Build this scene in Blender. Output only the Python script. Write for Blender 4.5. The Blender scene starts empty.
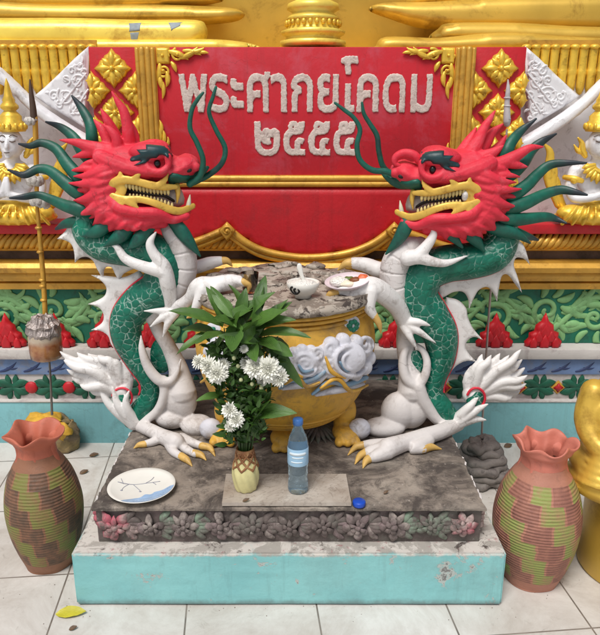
import bpy, bmesh, math, random
import numpy as np
from math import radians, sin, cos, pi, sqrt, atan2
from mathutils import Vector, Matrix, noise
from mathutils.geometry import delaunay_2d_cdt
from mathutils.bvhtree import BVHTree

random.seed(7)
SC = bpy.context.scene
COL = SC.collection

# ------------------------------------------------------------------ camera
FPX, PITCH, CAMH = 680.0, radians(17), 1.34
cam = bpy.data.cameras.new('camera')
cam.sensor_fit = 'HORIZONTAL'; cam.sensor_width = 36; cam.lens = 36 * FPX / 600
cam.clip_start = 0.02; cam.clip_end = 600
camo = bpy.data.objects.new('camera', cam); COL.objects.link(camo)
camo.location = (0, 0, CAMH); camo.rotation_euler = (radians(90) - PITCH, 0, 0)
SC.camera = camo

# ------------------------------------------------------------------ sky, sun, exposure
SUN_EL, SUN_AZ = radians(62), radians(-25)      # azimuth measured from -Y (behind the camera) to the left
w = bpy.data.worlds.new('World'); SC.world = w; w.use_nodes = True
nt = w.node_tree; nt.nodes.clear()
sky = nt.nodes.new('ShaderNodeTexSky'); sky.sky_type = 'NISHITA'; sky.sun_disc = False
sky.sun_elevation = SUN_EL; sky.sun_rotation = radians(180) - SUN_AZ
sky.air_density = 1.0; sky.dust_density = 4.0; sky.ozone_density = 1.0
hs = nt.nodes.new('ShaderNodeHueSaturation'); hs.inputs['Saturation'].default_value = 0.55
bg = nt.nodes.new('ShaderNodeBackground'); bg.inputs['Strength'].default_value = 0.098
wo = nt.nodes.new('ShaderNodeOutputWorld')
nt.links.new(sky.outputs[0], hs.inputs['Color']); nt.links.new(hs.outputs[0], bg.inputs['Color'])
nt.links.new(bg.outputs[0], wo.inputs['Surface'])
sun = bpy.data.lights.new('sun', 'SUN'); sun.energy = 2.4; sun.angle = radians(24); sun.color = (1, .97, .93)
suno = bpy.data.objects.new('sun', sun); COL.objects.link(suno)
sd = Vector((sin(SUN_AZ) * cos(SUN_EL), -cos(SUN_AZ) * cos(SUN_EL), sin(SUN_EL)))
suno.location = sd * 20; suno.rotation_euler = (-sd).to_track_quat('-Z', 'Y').to_euler()
vs = SC.view_settings
SC.display_settings.display_device = 'sRGB'
vs.view_transform = 'Standard'; vs.look = 'None'; vs.gamma = 1; vs.exposure = 0.07; vs.use_curve_mapping = False

# ------------------------------------------------------------------ pixel of the photo -> place
CP, SP = cos(PITCH), sin(PITCH)
def ray(px, py):
    u, v = (px - 300) / FPX, (317.5 - py) / FPX
    return Vector((u, CP + v * SP, -SP + v * CP))
def U(px, py, Y):
    r = ray(px, py); t = Y / r.y
    return Vector((r.x * t, Y, CAMH + r.z * t))
def G(px, py, z=0.0):
    r = ray(px, py); t = (z - CAMH) / r.z
    return Vector((r.x * t, r.y * t, z))
def K(Y, py):                      # metres per photo pixel at depth Y
    return Y / ray(300, py).y / FPX

# ------------------------------------------------------------------ materials
def lin(c):
    return tuple(((x / 12.92) if x <= .04045 else ((x + .055) / 1.055) ** 2.4) for x in c)
class NT:
    def __init__(s, name):
        s.m = bpy.data.materials.new(name); s.m.use_nodes = True
        s.t = s.m.node_tree; s.b = s.t.nodes['Principled BSDF']
        s.tc = s.t.nodes.new('ShaderNodeTexCoord')
    def n(s, kind, **kw):
        nd = s.t.nodes.new(kind)
        for k, v in kw.items(): setattr(nd, k, v)
        return nd
    def l(s, a, b): s.t.links.new(a, b)
    def noise(s, scale, detail=5, rough=.6, co=None, dist=0):
        nd = s.n('ShaderNodeTexNoise'); nd.inputs['Scale'].default_value = scale
        nd.inputs['Detail'].default_value = detail; nd.inputs['Roughness'].default_value = rough
        nd.inputs['Distortion'].default_value = dist
        s.l(co or s.tc.outputs['Object'], nd.inputs['Vector']); return nd.outputs['Fac']
    def ramp(s, fac, a, b, ca=(0, 0, 0, 1), cb=(1, 1, 1, 1)):
        r = s.n('ShaderNodeValToRGB'); e = r.color_ramp.elements
        e[0].position = a; e[1].position = b; e[0].color = ca; e[1].color = cb
        s.l(fac, r.inputs[0]); return r.outputs[0]
    def mix(s, fac, a, b, mode='MIX'):
        m = s.n('ShaderNodeMix', data_type='RGBA', blend_type=mode)
        for v, i in ((fac, 0), (a, 6), (b, 7)):
            if hasattr(v, 'is_linked') or hasattr(v, 'links'): s.l(v, m.inputs[i])
            elif i == 0: m.inputs[0].default_value = v
            else: m.inputs[i].default_value = (*v[:3], 1)
        return m.outputs[2]
    def math(s, op, a, b=None, c=None):
        m = s.n('ShaderNodeMath', operation=op)
        for i, v in enumerate((a, b, c)):
            if v is None: continue
            if isinstance(v, (int, float)): m.inputs[i].default_value = v
            else: s.l(v, m.inputs[i])
        return m.outputs[0]
    def bump(s, h, strength=.3, dist=.004):
        b = s.n('ShaderNodeBump'); b.inputs['Strength'].default_value = strength; b.inputs['Distance'].default_value = dist
        s.l(h, b.inputs['Height']); s.l(b.outputs[0], s.b.inputs['Normal'])
    def set(s, col=None, rough=None, metal=None):
        for v, k in ((col, 'Base Color'), (rough, 'Roughness'), (metal, 'Metallic')):
            if v is None: continue
            if isinstance(v, (int, float)): s.b.inputs[k].default_value = v
            elif isinstance(v, tuple): s.b.inputs[k].default_value = (*v[:3], 1)
            else: s.l(v, s.b.inputs[k])

MATS = {}
def mat(name, col, rough=.5, metal=0.0, var=.16, vs=9, bump=.25, bs=70, dirt=None, da=.35, ds=14, bd=.003, chip=None, ca=.665, cs=30, crack=None, streak=None):
    """painted surface: slow tone variation, fine bump, worn or dirty patches with a shape of their own"""
    if name in MATS: return MATS[name]
    c = lin(col); m = NT(name)
    n1 = m.noise(vs, 4)
    a = tuple(x * (1 - var) for x in c); b = tuple(min(1, x * (1 + var)) for x in c)
    colr = m.mix(m.ramp(n1, .3, .7), a, b)
    if dirt is not None:
        d = m.ramp(m.noise(ds, 8, .72, dist=.4), .62 - da * .35, .74 - da * .2)
        colr = m.mix(m.math('MULTIPLY', d, .8), colr, lin(dirt))
    if chip is not None:
        ch = m.ramp(m.noise(cs, 8, .74, dist=.5), ca, ca + .02)
        colr = m.mix(m.math('MULTIPLY', ch, .85), colr, lin(chip))
    if streak is not None:
        mp = m.n('ShaderNodeMapping'); mp.inputs['Scale'].default_value = (34, 34, 1.6); m.l(m.tc.outputs['Object'], mp.inputs[0])
        colr = m.mix(m.math('MULTIPLY', m.ramp(m.noise(1, 7, .7, co=mp.outputs[0]), .52, .74), .45), colr, lin(streak))
    if crack is not None:
        wn = m.n('ShaderNodeTexNoise'); wn.inputs['Scale'].default_value = 9; wn.inputs['Detail'].default_value = 5; m.l(m.tc.outputs['Object'], wn.inputs['Vector'])
        av = m.n('ShaderNodeVectorMath', operation='MULTIPLY_ADD'); av.inputs[1].default_value = (.16, .16, .16); m.l(wn.outputs['Color'], av.inputs[0]); m.l(m.tc.outputs['Object'], av.inputs[2])
        vo = m.n('ShaderNodeTexVoronoi', feature='DISTANCE_TO_EDGE'); vo.inputs['Scale'].default_value = 9; m.l(av.outputs[0], vo.inputs['Vector'])
        ck = m.math('MULTIPLY', m.ramp(vo.outputs['Distance'], .004, .013, (1, 1, 1, 1), (0, 0, 0, 1)), m.ramp(m.noise(6, 5), .50, .60))
        colr = m.mix(m.math('MULTIPLY', ck, .42), colr, lin(crack))
    rr = m.math('ADD', m.math('MULTIPLY', m.noise(bs * .5, 3), .25), rough - .12)
    m.set(colr, rr, metal)
    if bump: m.bump(m.noise(bs, 5, .65), bump, bd)
    MATS[name] = m.m; return m.m

RED = mat('dragon red paint', (.83, .16, .24), .6, var=.16, crack=(.42, .07, .10), dirt=(.84, .33, .38), da=.28, ds=18, bump=.5, bs=55, bd=.004, chip=(.78, .60, .58), ca=.67, cs=34)
REDW = mat('faded red paint', (.75, .08, .15), .64, var=.14, vs=4, dirt=(.74, .27, .33), da=.34, ds=5, bump=.25, streak=(.60, .10, .15), crack=(.50, .10, .13), chip=(.76, .50, .50), ca=.69, cs=22)
REDL = mat('red enamel', (.74, .08, .13), .48, streak=(.58, .08, .11), var=.14, vs=5, bump=.35, dirt=(.62, .12, .15), da=.3, ds=8, chip=(.80, .52, .50), ca=.69, cs=20)
GRN = mat('dragon green paint', (.03, .33, .28), .42, var=.3, vs=14, dirt=(.07, .13, .15), da=.25, ds=16)
GRNT = mat('tendril green paint', (.04, .34, .28), .45, var=.3, vs=20, dirt=(.10, .13, .17), da=.3, ds=10)
BROWC = mat('dark teal paint', (.07, .21, .23), .45, var=.3, vs=30)
GRND = mat('dark tendril tip', (.12, .16, .19), .5, var=.3, vs=22)
WHT = mat('white paint', (.88, .87, .86), .5, var=.05, vs=10, dirt=(.60, .56, .53), da=.24, ds=16, bump=.5, chip=(.42, .37, .34), ca=.69, cs=26, crack=(.46, .42, .39))
WHTG = mat('weathered white paint', (.82, .80, .79), .6, var=.07, vs=8, dirt=(.62, .58, .55), da=.26, ds=9, bump=.5, chip=(.45, .40, .37), ca=.69, cs=26, crack=(.48, .43, .40))
IVO = mat('ivory paint', (.85, .82, .72), .45, var=.06)
MOUTH = mat('mouth grey paint', (.74, .71, .68), .55, var=.2, vs=25)
TOOTH = mat('tooth ochre', (.84, .76, .50), .45, var=.12, vs=30)
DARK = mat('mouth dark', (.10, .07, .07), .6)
GOLD = mat('gold paint', (.93, .76, .28), .34, metal=.42, var=.22, vs=16, dirt=(.55, .40, .14), da=.2, ds=22, bump=.35, bs=50)
GOLDO = mat('orange gold paint', (.80, .61, .24), .42, metal=.3, var=.2, vs=10, dirt=(.55, .38, .14), da=.25, ds=14, bump=.3)
GOLDY = mat('brightened yellow gold', (.98, .85, .38), .34, metal=.3, var=.14, vs=6, dirt=(.74, .56, .2), da=.25, ds=7, bump=.3, bs=24)  # brighter light on the upper-left robe folds is put into this lighter gold
GOLDB = mat('smooth statue gold', (.84, .69, .29), .38, metal=.35, var=.14, vs=4, dirt=(.58, .42, .13), da=.22, ds=6, bump=.25, bs=20)
LIP = mat('lip gold paint', (.87, .71, .32), .42, metal=.25, var=.16, vs=20, dirt=(.60, .42, .15), da=.2, ds=25)
YEL = mat('urn yellow paint', (.83, .64, .24), .52, var=.2, vs=8, dirt=(.50, .40, .27), da=.38, ds=12, bump=.4)
CLAW = mat('claw ochre paint', (.80, .65, .36), .5, var=.18, vs=24, dirt=(.50, .36, .2), da=.2)
BLACK = mat('black paint', (.06, .06, .07), .25, var=.1)
BLUE = mat('blue paint', (.40, .50, .66), .5, var=.2, vs=12, dirt=(.5, .5, .52), da=.3, ds=20)
NAVY = mat('navy paint', (.16, .22, .38), .5, var=.2, vs=12)
TURQ = mat('turquoise plaster', (.48, .70, .72), .65, var=.08, vs=5, dirt=(.40, .56, .57), da=.3, ds=5, bump=.45, chip=(.70, .72, .70), ca=.68, cs=14, streak=(.40, .52, .52), crack=(.36, .46, .46))
LAV = mat('lavender white paint', (.80, .80, .83), .55, var=.10, vs=16, dirt=(.58, .55, .53), da=.3, ds=16, bump=.5, crack=(.5, .46, .42))
CLB = mat('cloud blue paint', (.47, .59, .68), .55, var=.2, vs=16, dirt=(.6, .56, .5), da=.3)
GPAN = mat('relief deep green', (.07, .43, .33), .55, var=.2, vs=6, dirt=(.10, .28, .22), da=.3)
GLEAF = mat('relief pale green', (.50, .70, .46), .55, var=.16, vs=8, dirt=(.3, .46, .3), da=.25)
FLOR = mat('floral leaf green', (.05, .33, .24), .55, var=.25, vs=16)
PALE = mat('pale plaster', (.76, .74, .72), .65, var=.08, vs=6, dirt=(.56, .50, .50), da=.35, ds=9, bump=.4)
SILV = mat('silver white paint', (.90, .90, .91), .40, metal=.05, var=.08, vs=8, dirt=(.62, .60, .60), da=.22, ds=16, bump=.35, bs=40)
LETT = mat('letter plaster', (.82, .76, .72), .8, var=.12, vs=40, dirt=(.63, .50, .48), da=.3, ds=60, bump=.8, bs=140)
GAP = mat('dark gap stone', (.36, .31, .29), .8, var=.3, vs=10, dirt=(.20, .17, .16), da=.4, ds=8, bump=.5)  # shade of the gap under the rope moulding, put into a dark grey-brown
BRN = mat('brown wood', (.30, .22, .17), .55, var=.25, vs=18)
ASH = mat('grey ash wax', (.50, .47, .45), .7, var=.25, vs=22, dirt=(.25, .22, .22), da=.35, ds=20, bump=.6)
LEAF = None

def m_scales():
    m = NT('dragon scale paint')
    v = m.n('ShaderNodeTexVoronoi', feature='DISTANCE_TO_EDGE'); v.inputs['Scale'].default_value = 46
    m.l(m.tc.outputs['Object'], v.inputs['Vector'])
    edge = m.ramp(v.outputs['Distance'], .02, .085, (1, 1, 1, 1), (0, 0, 0, 1))
    keep = m.ramp(m.noise(15, 5), .46, .56)
    fine = m.ramp(m.noise(130, 3), .35, .55)
    k = m.math('MULTIPLY', m.math('MULTIPLY', edge, keep), fine)
    base = m.mix(m.ramp(m.noise(18, 5), .3, .72), lin((.01, .31, .25)), lin((.03, .48, .38)))
    m.set(m.mix(m.math('MULTIPLY', k, .75), base, lin((.68, .77, .73))), .4)
    m.bump(m.ramp(v.outputs['Distance'], .0, .22), .3, .004)
    return m.m
SCALE = m_scales()
def m_tendril():
    m = NT('tendril paint'); sx = m.n('ShaderNodeSeparateXYZ'); m.l(m.tc.outputs['UV'], sx.inputs[0])
    f = m.math('ADD', sx.outputs[1], m.math('MULTIPLY', m.math('SUBTRACT', m.noise(18, 5), .5), .35))
    a = m.mix(m.ramp(m.noise(20, 5), .3, .7), lin((.02, .27, .22)), lin((.05, .40, .32)))
    a = m.mix(m.ramp(f, .55, .82), a, lin((.13, .17, .20)))
    a = m.mix(m.math('MULTIPLY', m.ramp(m.noise(38, 7, .75), .66, .69), .7), a, lin((.45, .55, .52)))
    m.set(a, .48); m.bump(m.noise(50, 5), .4, .003); return m.m
TENDR = m_tendril()

def m_floor():
    m = NT('floor tiles')
    mp = m.n('ShaderNodeMapping'); mp.inputs['Rotation'].default_value = (0, 0, radians(-5.5)); mp.inputs['Location'].default_value = (.165, .03, 0)
    m.l(m.tc.outputs['Object'], mp.inputs[0])
    br = m.n('ShaderNodeTexBrick'); br.offset = 0; br.squash = 1
    br.inputs['Scale'].default_value = 1; br.inputs['Brick Width'].default_value = .365; br.inputs['Row Height'].default_value = .365
    br.inputs['Mortar Size'].default_value = .0028; br.inputs['Mortar Smooth'].default_value = .3; br.inputs['Bias'].default_value = 0
    br.inputs['Color1'].default_value = (*lin((.83, .82, .80)), 1); br.inputs['Color2'].default_value = (*lin((.80, .785, .76)), 1)
    br.inputs['Mortar'].default_value = (*lin((.36, .33, .30)), 1)
    m.l(mp.outputs[0], br.inputs['Vector'])
    st = m.ramp(m.noise(3.2, 9, .74, dist=.6), .40, .66)
    c = m.mix(m.math('MULTIPLY', st, .75), br.outputs['Color'], lin((.64, .60, .56)))
    sp = m.ramp(m.noise(40, 7, .8), .62, .72)
    c = m.mix(m.math('MULTIPLY', sp, .45), c, lin((.42, .37, .33)))
    sp2 = m.ramp(m.noise(11, 9, .78, dist=1), .58, .70)
    c = m.mix(m.math('MULTIPLY', sp2, .42), c, lin((.46, .42, .38)))
    m.set(c, m.math('ADD', m.math('MULTIPLY', st, .25), .38))
    m.bump(m.math('SUBTRACT', m.noise(30, 5), m.math('MULTIPLY', br.outputs['Fac'], 2)), .25, .003)
    return m.m
def m_slab():
    m = NT('sooty slab')
    a = m.mix(m.ramp(m.noise(5.0, 9, .72, dist=.9), .42, .58), lin((.29, .26, .24)), lin((.56, .515, .47)))
    a = m.mix(m.math('MULTIPLY', m.ramp(m.noise(2.6, 8, .68, dist=.7), .52, .66), .8), a, lin((.66, .62, .57)))
    a = m.mix(m.math('MULTIPLY', m.ramp(m.noise(17, 9, .78, dist=.5), .49, .62), .8), a, lin((.23, .20, .185)))
    a = m.mix(m.math('MULTIPLY', m.ramp(m.noise(60, 5, .7), .62, .72), .7), a, lin((.70, .66, .62)))
    sp = m.ramp(m.noise(9, 7, .7, dist=1.2), .66, .74)
    a = m.mix(m.math('MULTIPLY', sp, .5), a, lin((.72, .69, .65)))
    m.set(a, .75); m.bump(m.noise(45, 8, .7), .6, .006); return m.m
def m_chip(name, col, chip1, chip2, amount=.63):
    m = NT(name)
    a = m.mix(m.ramp(m.noise(4, 5), .3, .7), tuple(x * .92 for x in lin(col)), tuple(min(1, x * 1.06) for x in lin(col)))
    d1 = m.ramp(m.noise(10, 9, .72, dist=.5), amount, amount + .02)
    a = m.mix(d1, a, lin(chip1))
    d2 = m.ramp(m.noise(15, 9, .75, dist=.8), amount + .06, amount + .09)
    a = m.mix(d2, a, lin(chip2))
    st = m.ramp(m.noise(3, 8, .7), .5, .8)
    a = m.mix(m.math('MULTIPLY', st, .3), a, lin((.50, .58, .58)))
    m.set(a, .62); m.bump(m.math('SUBTRACT', m.noise(40, 5), m.math('MULTIPLY', d1, .6)), .35, .004); return m.m
def m_frieze(name, c1, c2, soot):
    m = NT(name)
    a = m.mix(m.ramp(m.noise(14, 4), .42, .56), lin(c1), lin(c2))
    d = m.ramp(m.noise(20, 8, .75), soot - .04, soot + .14)
    a = m.mix(d, lin((.37, .33, .315)), a)
    a = m.mix(m.math('MULTIPLY', m.ramp(m.noise(70, 6, .75), .6, .7), .6), a, lin((.72, .68, .66)))
    m.set(a, .75); m.bump(m.noise(60, 8, .7), .6, .005); return m.m
def m_pot(name, dark, green, clay, rows):
    """raised courses of two coloured blocks, grooved all round like basketwork, on the wall of the pot"""
    m = NT(name)
    sx = m.n('ShaderNodeSeparateXYZ'); m.l(m.tc.outputs['UV'], sx.inputs[0])
    u, v = sx.outputs[0], sx.outputs[1]
    r = m.math('ADD', m.math('MULTIPLY', v, rows), m.math('MULTIPLY', m.math('SUBTRACT', m.noise(11, 3), .5), .22)); row = m.math('FLOOR', r)
    uu = m.math('ADD', m.math('MULTIPLY', u, 10.0), m.math('MULTIPLY', row, .5))
    wob = m.math('MULTIPLY', m.math('SUBTRACT', m.noise(14, 4), .5), .5)
    uu = m.math('ADD', uu, wob)
    colm = m.math('FLOOR', uu)
    par = m.math('FLOORED_MODULO', colm, 2.0)
    fu, fr = m.math('FRACT', uu), m.math('FRACT', r)
    e = m.math('GREATER_THAN', m.math('ABSOLUTE', m.math('SUBTRACT', fu, .5)), .455)
    band = m.math('MULTIPLY', m.math('GREATER_THAN', v, .04), m.math('LESS_THAN', v, .97))
    groove = m.math('SINE', m.math('ADD', m.math('MULTIPLY', v, rows * 2 * pi * 6), m.math('MULTIPLY', m.noise(7, 4), 5.0)))
    g01 = m.math('MULTIPLY', m.math('ADD', groove, 1), .5)
    wear = m.noise(26, 7, .7)
    cl = m.mix(m.ramp(m.noise(7, 5), .3, .7), tuple(x * .8 for x in lin(clay)), lin(clay))
    blk = m.mix(par, lin(dark), lin(green))
    blk = m.mix(m.math('MULTIPLY', m.ramp(wear, .44, .66), .75), blk, cl)
    blk = m.mix(m.math('MULTIPLY', m.math('LESS_THAN', g01, .2), .14), blk, cl)
    use = m.math('MULTIPLY', band, m.math('SUBTRACT', 1, e))
    c = m.mix(use, cl, blk)
    low = m.ramp(v, -.12, .0, (1, 1, 1, 1), (0, 0, 0, 1))
    d = m.ramp(m.noise(14, 8, .75), .56, .72)
    c = m.mix(m.math('MULTIPLY', d, .45), c, lin((.30, .22, .18)))
    m.set(c, .62)
    m.bump(m.math('ADD', m.math('MULTIPLY', m.math('MULTIPLY', m.math('MULTIPLY', groove, band), m.ramp(m.noise(8, 5, .7), .3, .62)), .75), m.math('MULTIPLY', m.noise(60, 6, .7), 1.1)), .5, .0035)
    return m.m
def m_marble():
    m = NT('marble offcut')
    a = m.mix(m.ramp(m.noise(7, 8, .7, dist=.8), .35, .7), lin((.60, .55, .50)), lin((.76, .73, .69)))
    n = m.noise(9, 5, .6, dist=2.5)
    v = m.ramp(m.math('ABSOLUTE', m.math('SUBTRACT', n, .5)), 0, .02, (1, 1, 1, 1), (0, 0, 0, 1))
    a = m.mix(m.math('MULTIPLY', v, .5), a, lin((.40, .35, .31)))
    a = m.mix(m.math('MULTIPLY', m.ramp(m.noise(40, 7, .7), .6, .7), .4), a, lin((.36, .31, .28)))
    m.set(a, .45); m.bump(m.noise(40, 5), .2, .002); return m.m
def m_leaf(name, c1, c2):
    m = NT(name)
    sx = m.n('ShaderNodeSeparateXYZ'); m.l(m.tc.outputs['UV'], sx.inputs[0])
    vein = m.math('MULTIPLY', m.math('ADD', m.math('SINE', m.math('MULTIPLY', sx.outputs[0], 70)), 1), .5)
    a = m.mix(m.ramp(m.noise(14, 4), .3, .7), lin(c1), lin(c2))
    a = m.mix(m.math('MULTIPLY', m.math('POWER', vein, 3), .35), a, tuple(min(1, x * 1.7) for x in lin(c2)))
    m.set(a, .38); m.b.inputs['Transmission Weight'].default_value = 0
    m.b.inputs['Subsurface Weight'].default_value = 0
    m.bump(vein, .25, .002); return m.m
def m_glass(name, col, rough=.03, ior=1.33):
    m = NT(name); m.set(lin(col), rough); m.b.inputs['Transmission Weight'].default_value = 1; m.b.inputs['IOR'].default_value = ior
    return m.m
def m_rice():
    m = NT('cooked rice'); m.set(lin((.9, .89, .86)), .5)
    v = m.n('ShaderNodeTexVoronoi'); v.inputs['Scale'].default_value = 160; m.l(m.tc.outputs['Object'], v.inputs['Vector'])
    m.bump(v.outputs['Distance'], 1, .004); return m.m
FLOOR, SLAB, MARB = m_floor(), m_slab(), m_marble()
PLINTH = m_chip('turquoise plinth paint', (.49, .70, .70), (.72, .75, .73), (.46, .47, .46), .61)
def m_plinth():
    m = NT('weathered plinth paint')
    sx = m.n('ShaderNodeSeparateXYZ'); m.l(m.tc.outputs['Object'], sx.inputs[0]); z = sx.outputs[2]
    a = m.mix(m.ramp(m.noise(4, 5), .3, .7), lin((.49, .73, .735)), lin((.56, .79, .785)))
    st = m.ramp(m.noise(3, 9, .75), .48, .7); a = m.mix(m.math('MULTIPLY', st, .35), a, lin((.42, .53, .53)))
    co = m.n('ShaderNodeMapping'); co.inputs['Scale'].default_value = (26, 26, 2.5); m.l(m.tc.outputs['Object'], co.inputs[0])
    dr = m.ramp(m.noise(1, 6, .7, co=co.outputs[0]), .55, .75); a = m.mix(m.math('MULTIPLY', dr, .3), a, lin((.36, .45, .45)))
    n1 = m.noise(10, 9, .74, dist=.6)
    d1 = m.ramp(n1, .605, .62); a = m.mix(d1, a, lin((.70, .73, .71)))
    d2 = m.ramp(n1, .645, .66); a = m.mix(d2, a, lin((.47, .47, .46)))
    d3 = m.ramp(m.noise(45, 6, .75), .67, .69); a = m.mix(m.math('MULTIPLY', d3, .7), a, lin((.66, .68, .66)))
    rag = m.math('ADD', z, m.math('MULTIPLY', m.math('SUBTRACT', m.noise(16, 8, .75), .5), .035))
    t = m.mix(m.ramp(m.noise(9, 9, .75, dist=.8), .46, .5), lin((.64, .62, .59)), lin((.78, .76, .73)))
    t = m.mix(m.ramp(m.noise(14, 9, .78, dist=.8), .57, .63), t, lin((.30, .265, .25)))
    t = m.mix(m.math('MULTIPLY', m.ramp(m.noise(30, 7, .75), .58, .64), .6), t, lin((.60, .36, .38)))
    a = m.mix(m.ramp(rag, HPZ - .012, HPZ - .006), a, t)
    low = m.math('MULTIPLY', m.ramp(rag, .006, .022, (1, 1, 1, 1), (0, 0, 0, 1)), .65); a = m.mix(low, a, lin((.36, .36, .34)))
    m.set(a, .66); m.bump(m.math('SUBTRACT', m.noise(40, 6), m.math('MULTIPLY', d1, .7)), .45, .004); return m.m
HPZ = .172
PLINTH = m_plinth()
PLTOP = m_chip('dirty plinth top', (.60, .58, .55), (.80, .78, .75), (.34, .30, .28), .50)
CRUST = m_chip('crusted urn top', (.50, .455, .41), (.66, .62, .57), (.27, .235, .21), .47)
LEAF = m_leaf('bouquet leaf green', (.16, .28, .09), (.32, .46, .19))
LEAF2 = m_leaf('fine foliage green', (.13, .24, .08), (.26, .40, .15))
PETAL = mat('white petal', (.93, .93, .89), .6, var=.05, vs=40, bump=0)
BOTTLE = m_glass('bottle water', (.80, .91, .97)); BOTTLE.node_tree.nodes['Principled BSDF'].inputs['Transmission Weight'].default_value = .9
GLASSD = m_glass('smoky glass', (.80, .78, .74), .12, 1.2)

# ------------------------------------------------------------------ mesh building
class MB:
    def __init__(s): s.v = []; s.f = []; s.mi = []; s.cur = 0; s.uv = {}
    def add(s, vs, fs):
        o = len(s.v); s.v += [Vector(p) for p in vs]
        for f in fs: s.f.append(tuple(i + o for i in f)); s.mi.append(s.cur)
        return o
LOCS = {}
def world_loc(o):
    p = Vector((0, 0, 0))
    while o is not None: p += o.location; o = o.parent
    return p
def build(name, mb, mats, parent=None, loc=None, smooth=True, recalc=True, auto=None):
    me = bpy.data.meshes.new(name)
    off = world_loc(parent) + (Vector(loc) if loc is not None else Vector())
    if parent is not None: off = world_loc(parent)
    me.from_pydata([tuple(p - off) for p in mb.v], [], mb.f)
    if not isinstance(mats, (list, tuple)): mats = [mats]
    for m in mats: me.materials.append(m)
    if len(mats) > 1: me.polygons.foreach_set('material_index', mb.mi)
    if recalc:
        bm = bmesh.new(); bm.from_mesh(me); bmesh.ops.recalc_face_normals(bm, faces=bm.faces); bm.to_mesh(me); bm.free()
    if mb.uv:
        ul = me.uv_layers.new(name='UVMap')
        for lp in me.loops: ul.data[lp.index].uv = mb.uv.get(lp.vertex_index, (0, 0))
    me.polygons.foreach_set('use_smooth', [smooth] * len(me.polygons))
    if smooth and auto:
        try: me.set_sharp_from_angle(angle=radians(auto))
        except Exception: pass
    o = bpy.data.objects.new(name, me); COL.objects.link(o)
    if parent is not None: o.parent = parent
    elif loc is not None: o.location = loc
    return o
def thing(name, label, cat, loc, group=None):
    o = bpy.data.objects.new(name, None); COL.objects.link(o); o.empty_display_size = .05
    o.location = loc; o['label'] = label; o['category'] = cat
    if group: o['group'] = group
    return o
def tag(o, label, cat, group=None):
    o['label'] = label; o['category'] = cat
    if group: o['group'] = group
    return o
def catmull(P, n, closed=False):
    P = [np.array(p, float) for p in P]; N = len(P); out = []
    rng = range(N) if closed else range(N - 1)
    for i in rng:
        if closed: a, b, c, d = P[i - 1], P[i], P[(i + 1) % N], P[(i + 2) % N]
        else:
            b, c = P[i], P[i + 1]
            a = P[i - 1] if i > 0 else 2 * b - c
            d = P[i + 2] if i + 2 < N else 2 * c - b
        for k in range(n):
            t = k / n
            out.append(.5 * ((2 * b) + (c - a) * t + (2 * a - 5 * b + 4 * c - d) * t * t + (3 * b - a - 3 * c + d) * t ** 3))
    if not closed: out.append(P[-1])
    return out
def tube(mb, pts, rad, seg=12, fy=1.0, fn=1.0, cap=True):
    """tapered round or flattened tube; fy scales its depth (Y), fn its width across"""
    pts = [Vector(p) for p in pts]; n = len(pts); vs = []; fs = []
    n1 = None
    for i in range(n):
        t = (pts[min(i + 1, n - 1)] - pts[max(i - 1, 0)])
        if t.length < 1e-9: t = Vector((0, 0, 1))
        t.normalize()
        if n1 is None:
            ref = Vector((0, 1, 0)) if abs(t.y) < .92 else Vector((0, 0, 1))
        else: ref = n1
        a = ref - t * ref.dot(t)
        if a.length < 1e-6: a = t.orthogonal()
        a.normalize(); n1 = a; b = t.cross(a)
        r = max(rad[i], 1e-5)
        for k in range(seg):
            th = 2 * pi * k / seg
            vs.append(pts[i] + a * (cos(th) * r * fy) + b * (sin(th) * r * fn))
    if getattr(mb, 'want_uv', False):
        for i in range(n):
            for k in range(seg): mb.uv[len(mb.v) + i * seg + k] = (k / seg, i / (n - 1))
    for i in range(n - 1):
        for k in range(seg):
            k2 = (k + 1) % seg
            fs.append((i * seg + k, i * seg + k2, (i + 1) * seg + k2, (i + 1) * seg + k))
    if cap:
        fs.append(tuple(range(seg))[::-1]); fs.append(tuple((n - 1) * seg + k for k in range(seg)))
    mb.add(vs, fs)
def stube(mb, ctrl, n=6, seg=12, fy=1, fn=1, round_ends=True):
    """ctrl: (x,y,z,r) in metres"""
    c = catmull(ctrl, n)
    P = [Vector(q[:3]) for q in c]; R = [max(q[3], .0004) for q in c]
    if round_ends:
        for end in (0, -1):
            i, j = (0, 1) if end == 0 else (-1, -2)
            t = (P[i] - P[j]); 
            if t.length > 1e-9:
                t.normalize(); r = R[i]
                if r > .0015:
                    ex = [(P[i] + t * r * .5 * fn, r * .86), (P[i] + t * r * .85 * fn, r * .5), (P[i] + t * r * .98 * fn, r * .12)]
                    for p_, r_ in ex:
                        if end == 0: P.insert(0, p_); R.insert(0, r_)
                        else: P.append(p_); R.append(r_)
    tube(mb, P, R, seg, fy, fn)
def ell(mb, c, r, nu=20, nv=12, rot=None):
    c = Vector(c); vs = []; fs = []
    M = rot if rot else Matrix.Identity(3)
    vs.append(c + M @ Vector((0, 0, r[2])))
    for j in range(1, nv):
        ph = pi * j / nv
        for i in range(nu):
            th = 2 * pi * i / nu
            vs.append(c + M @ Vector((r[0] * sin(ph) * cos(th), r[1] * sin(ph) * sin(th), r[2] * cos(ph))))
    vs.append(c + M @ Vector((0, 0, -r[2])))
    L = len(vs) - 1
    for i in range(nu):
        i2 = (i + 1) % nu
        fs.append((0, 1 + i, 1 + i2)); fs.append((L, L - nu + i2, L - nu + i))
        for j in range(nv - 2): fs.append((1 + j * nu + i, 1 + (j + 1) * nu + i, 1 + (j + 1) * nu + i2, 1 + j * nu + i2))
    mb.add(vs, fs)
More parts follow.
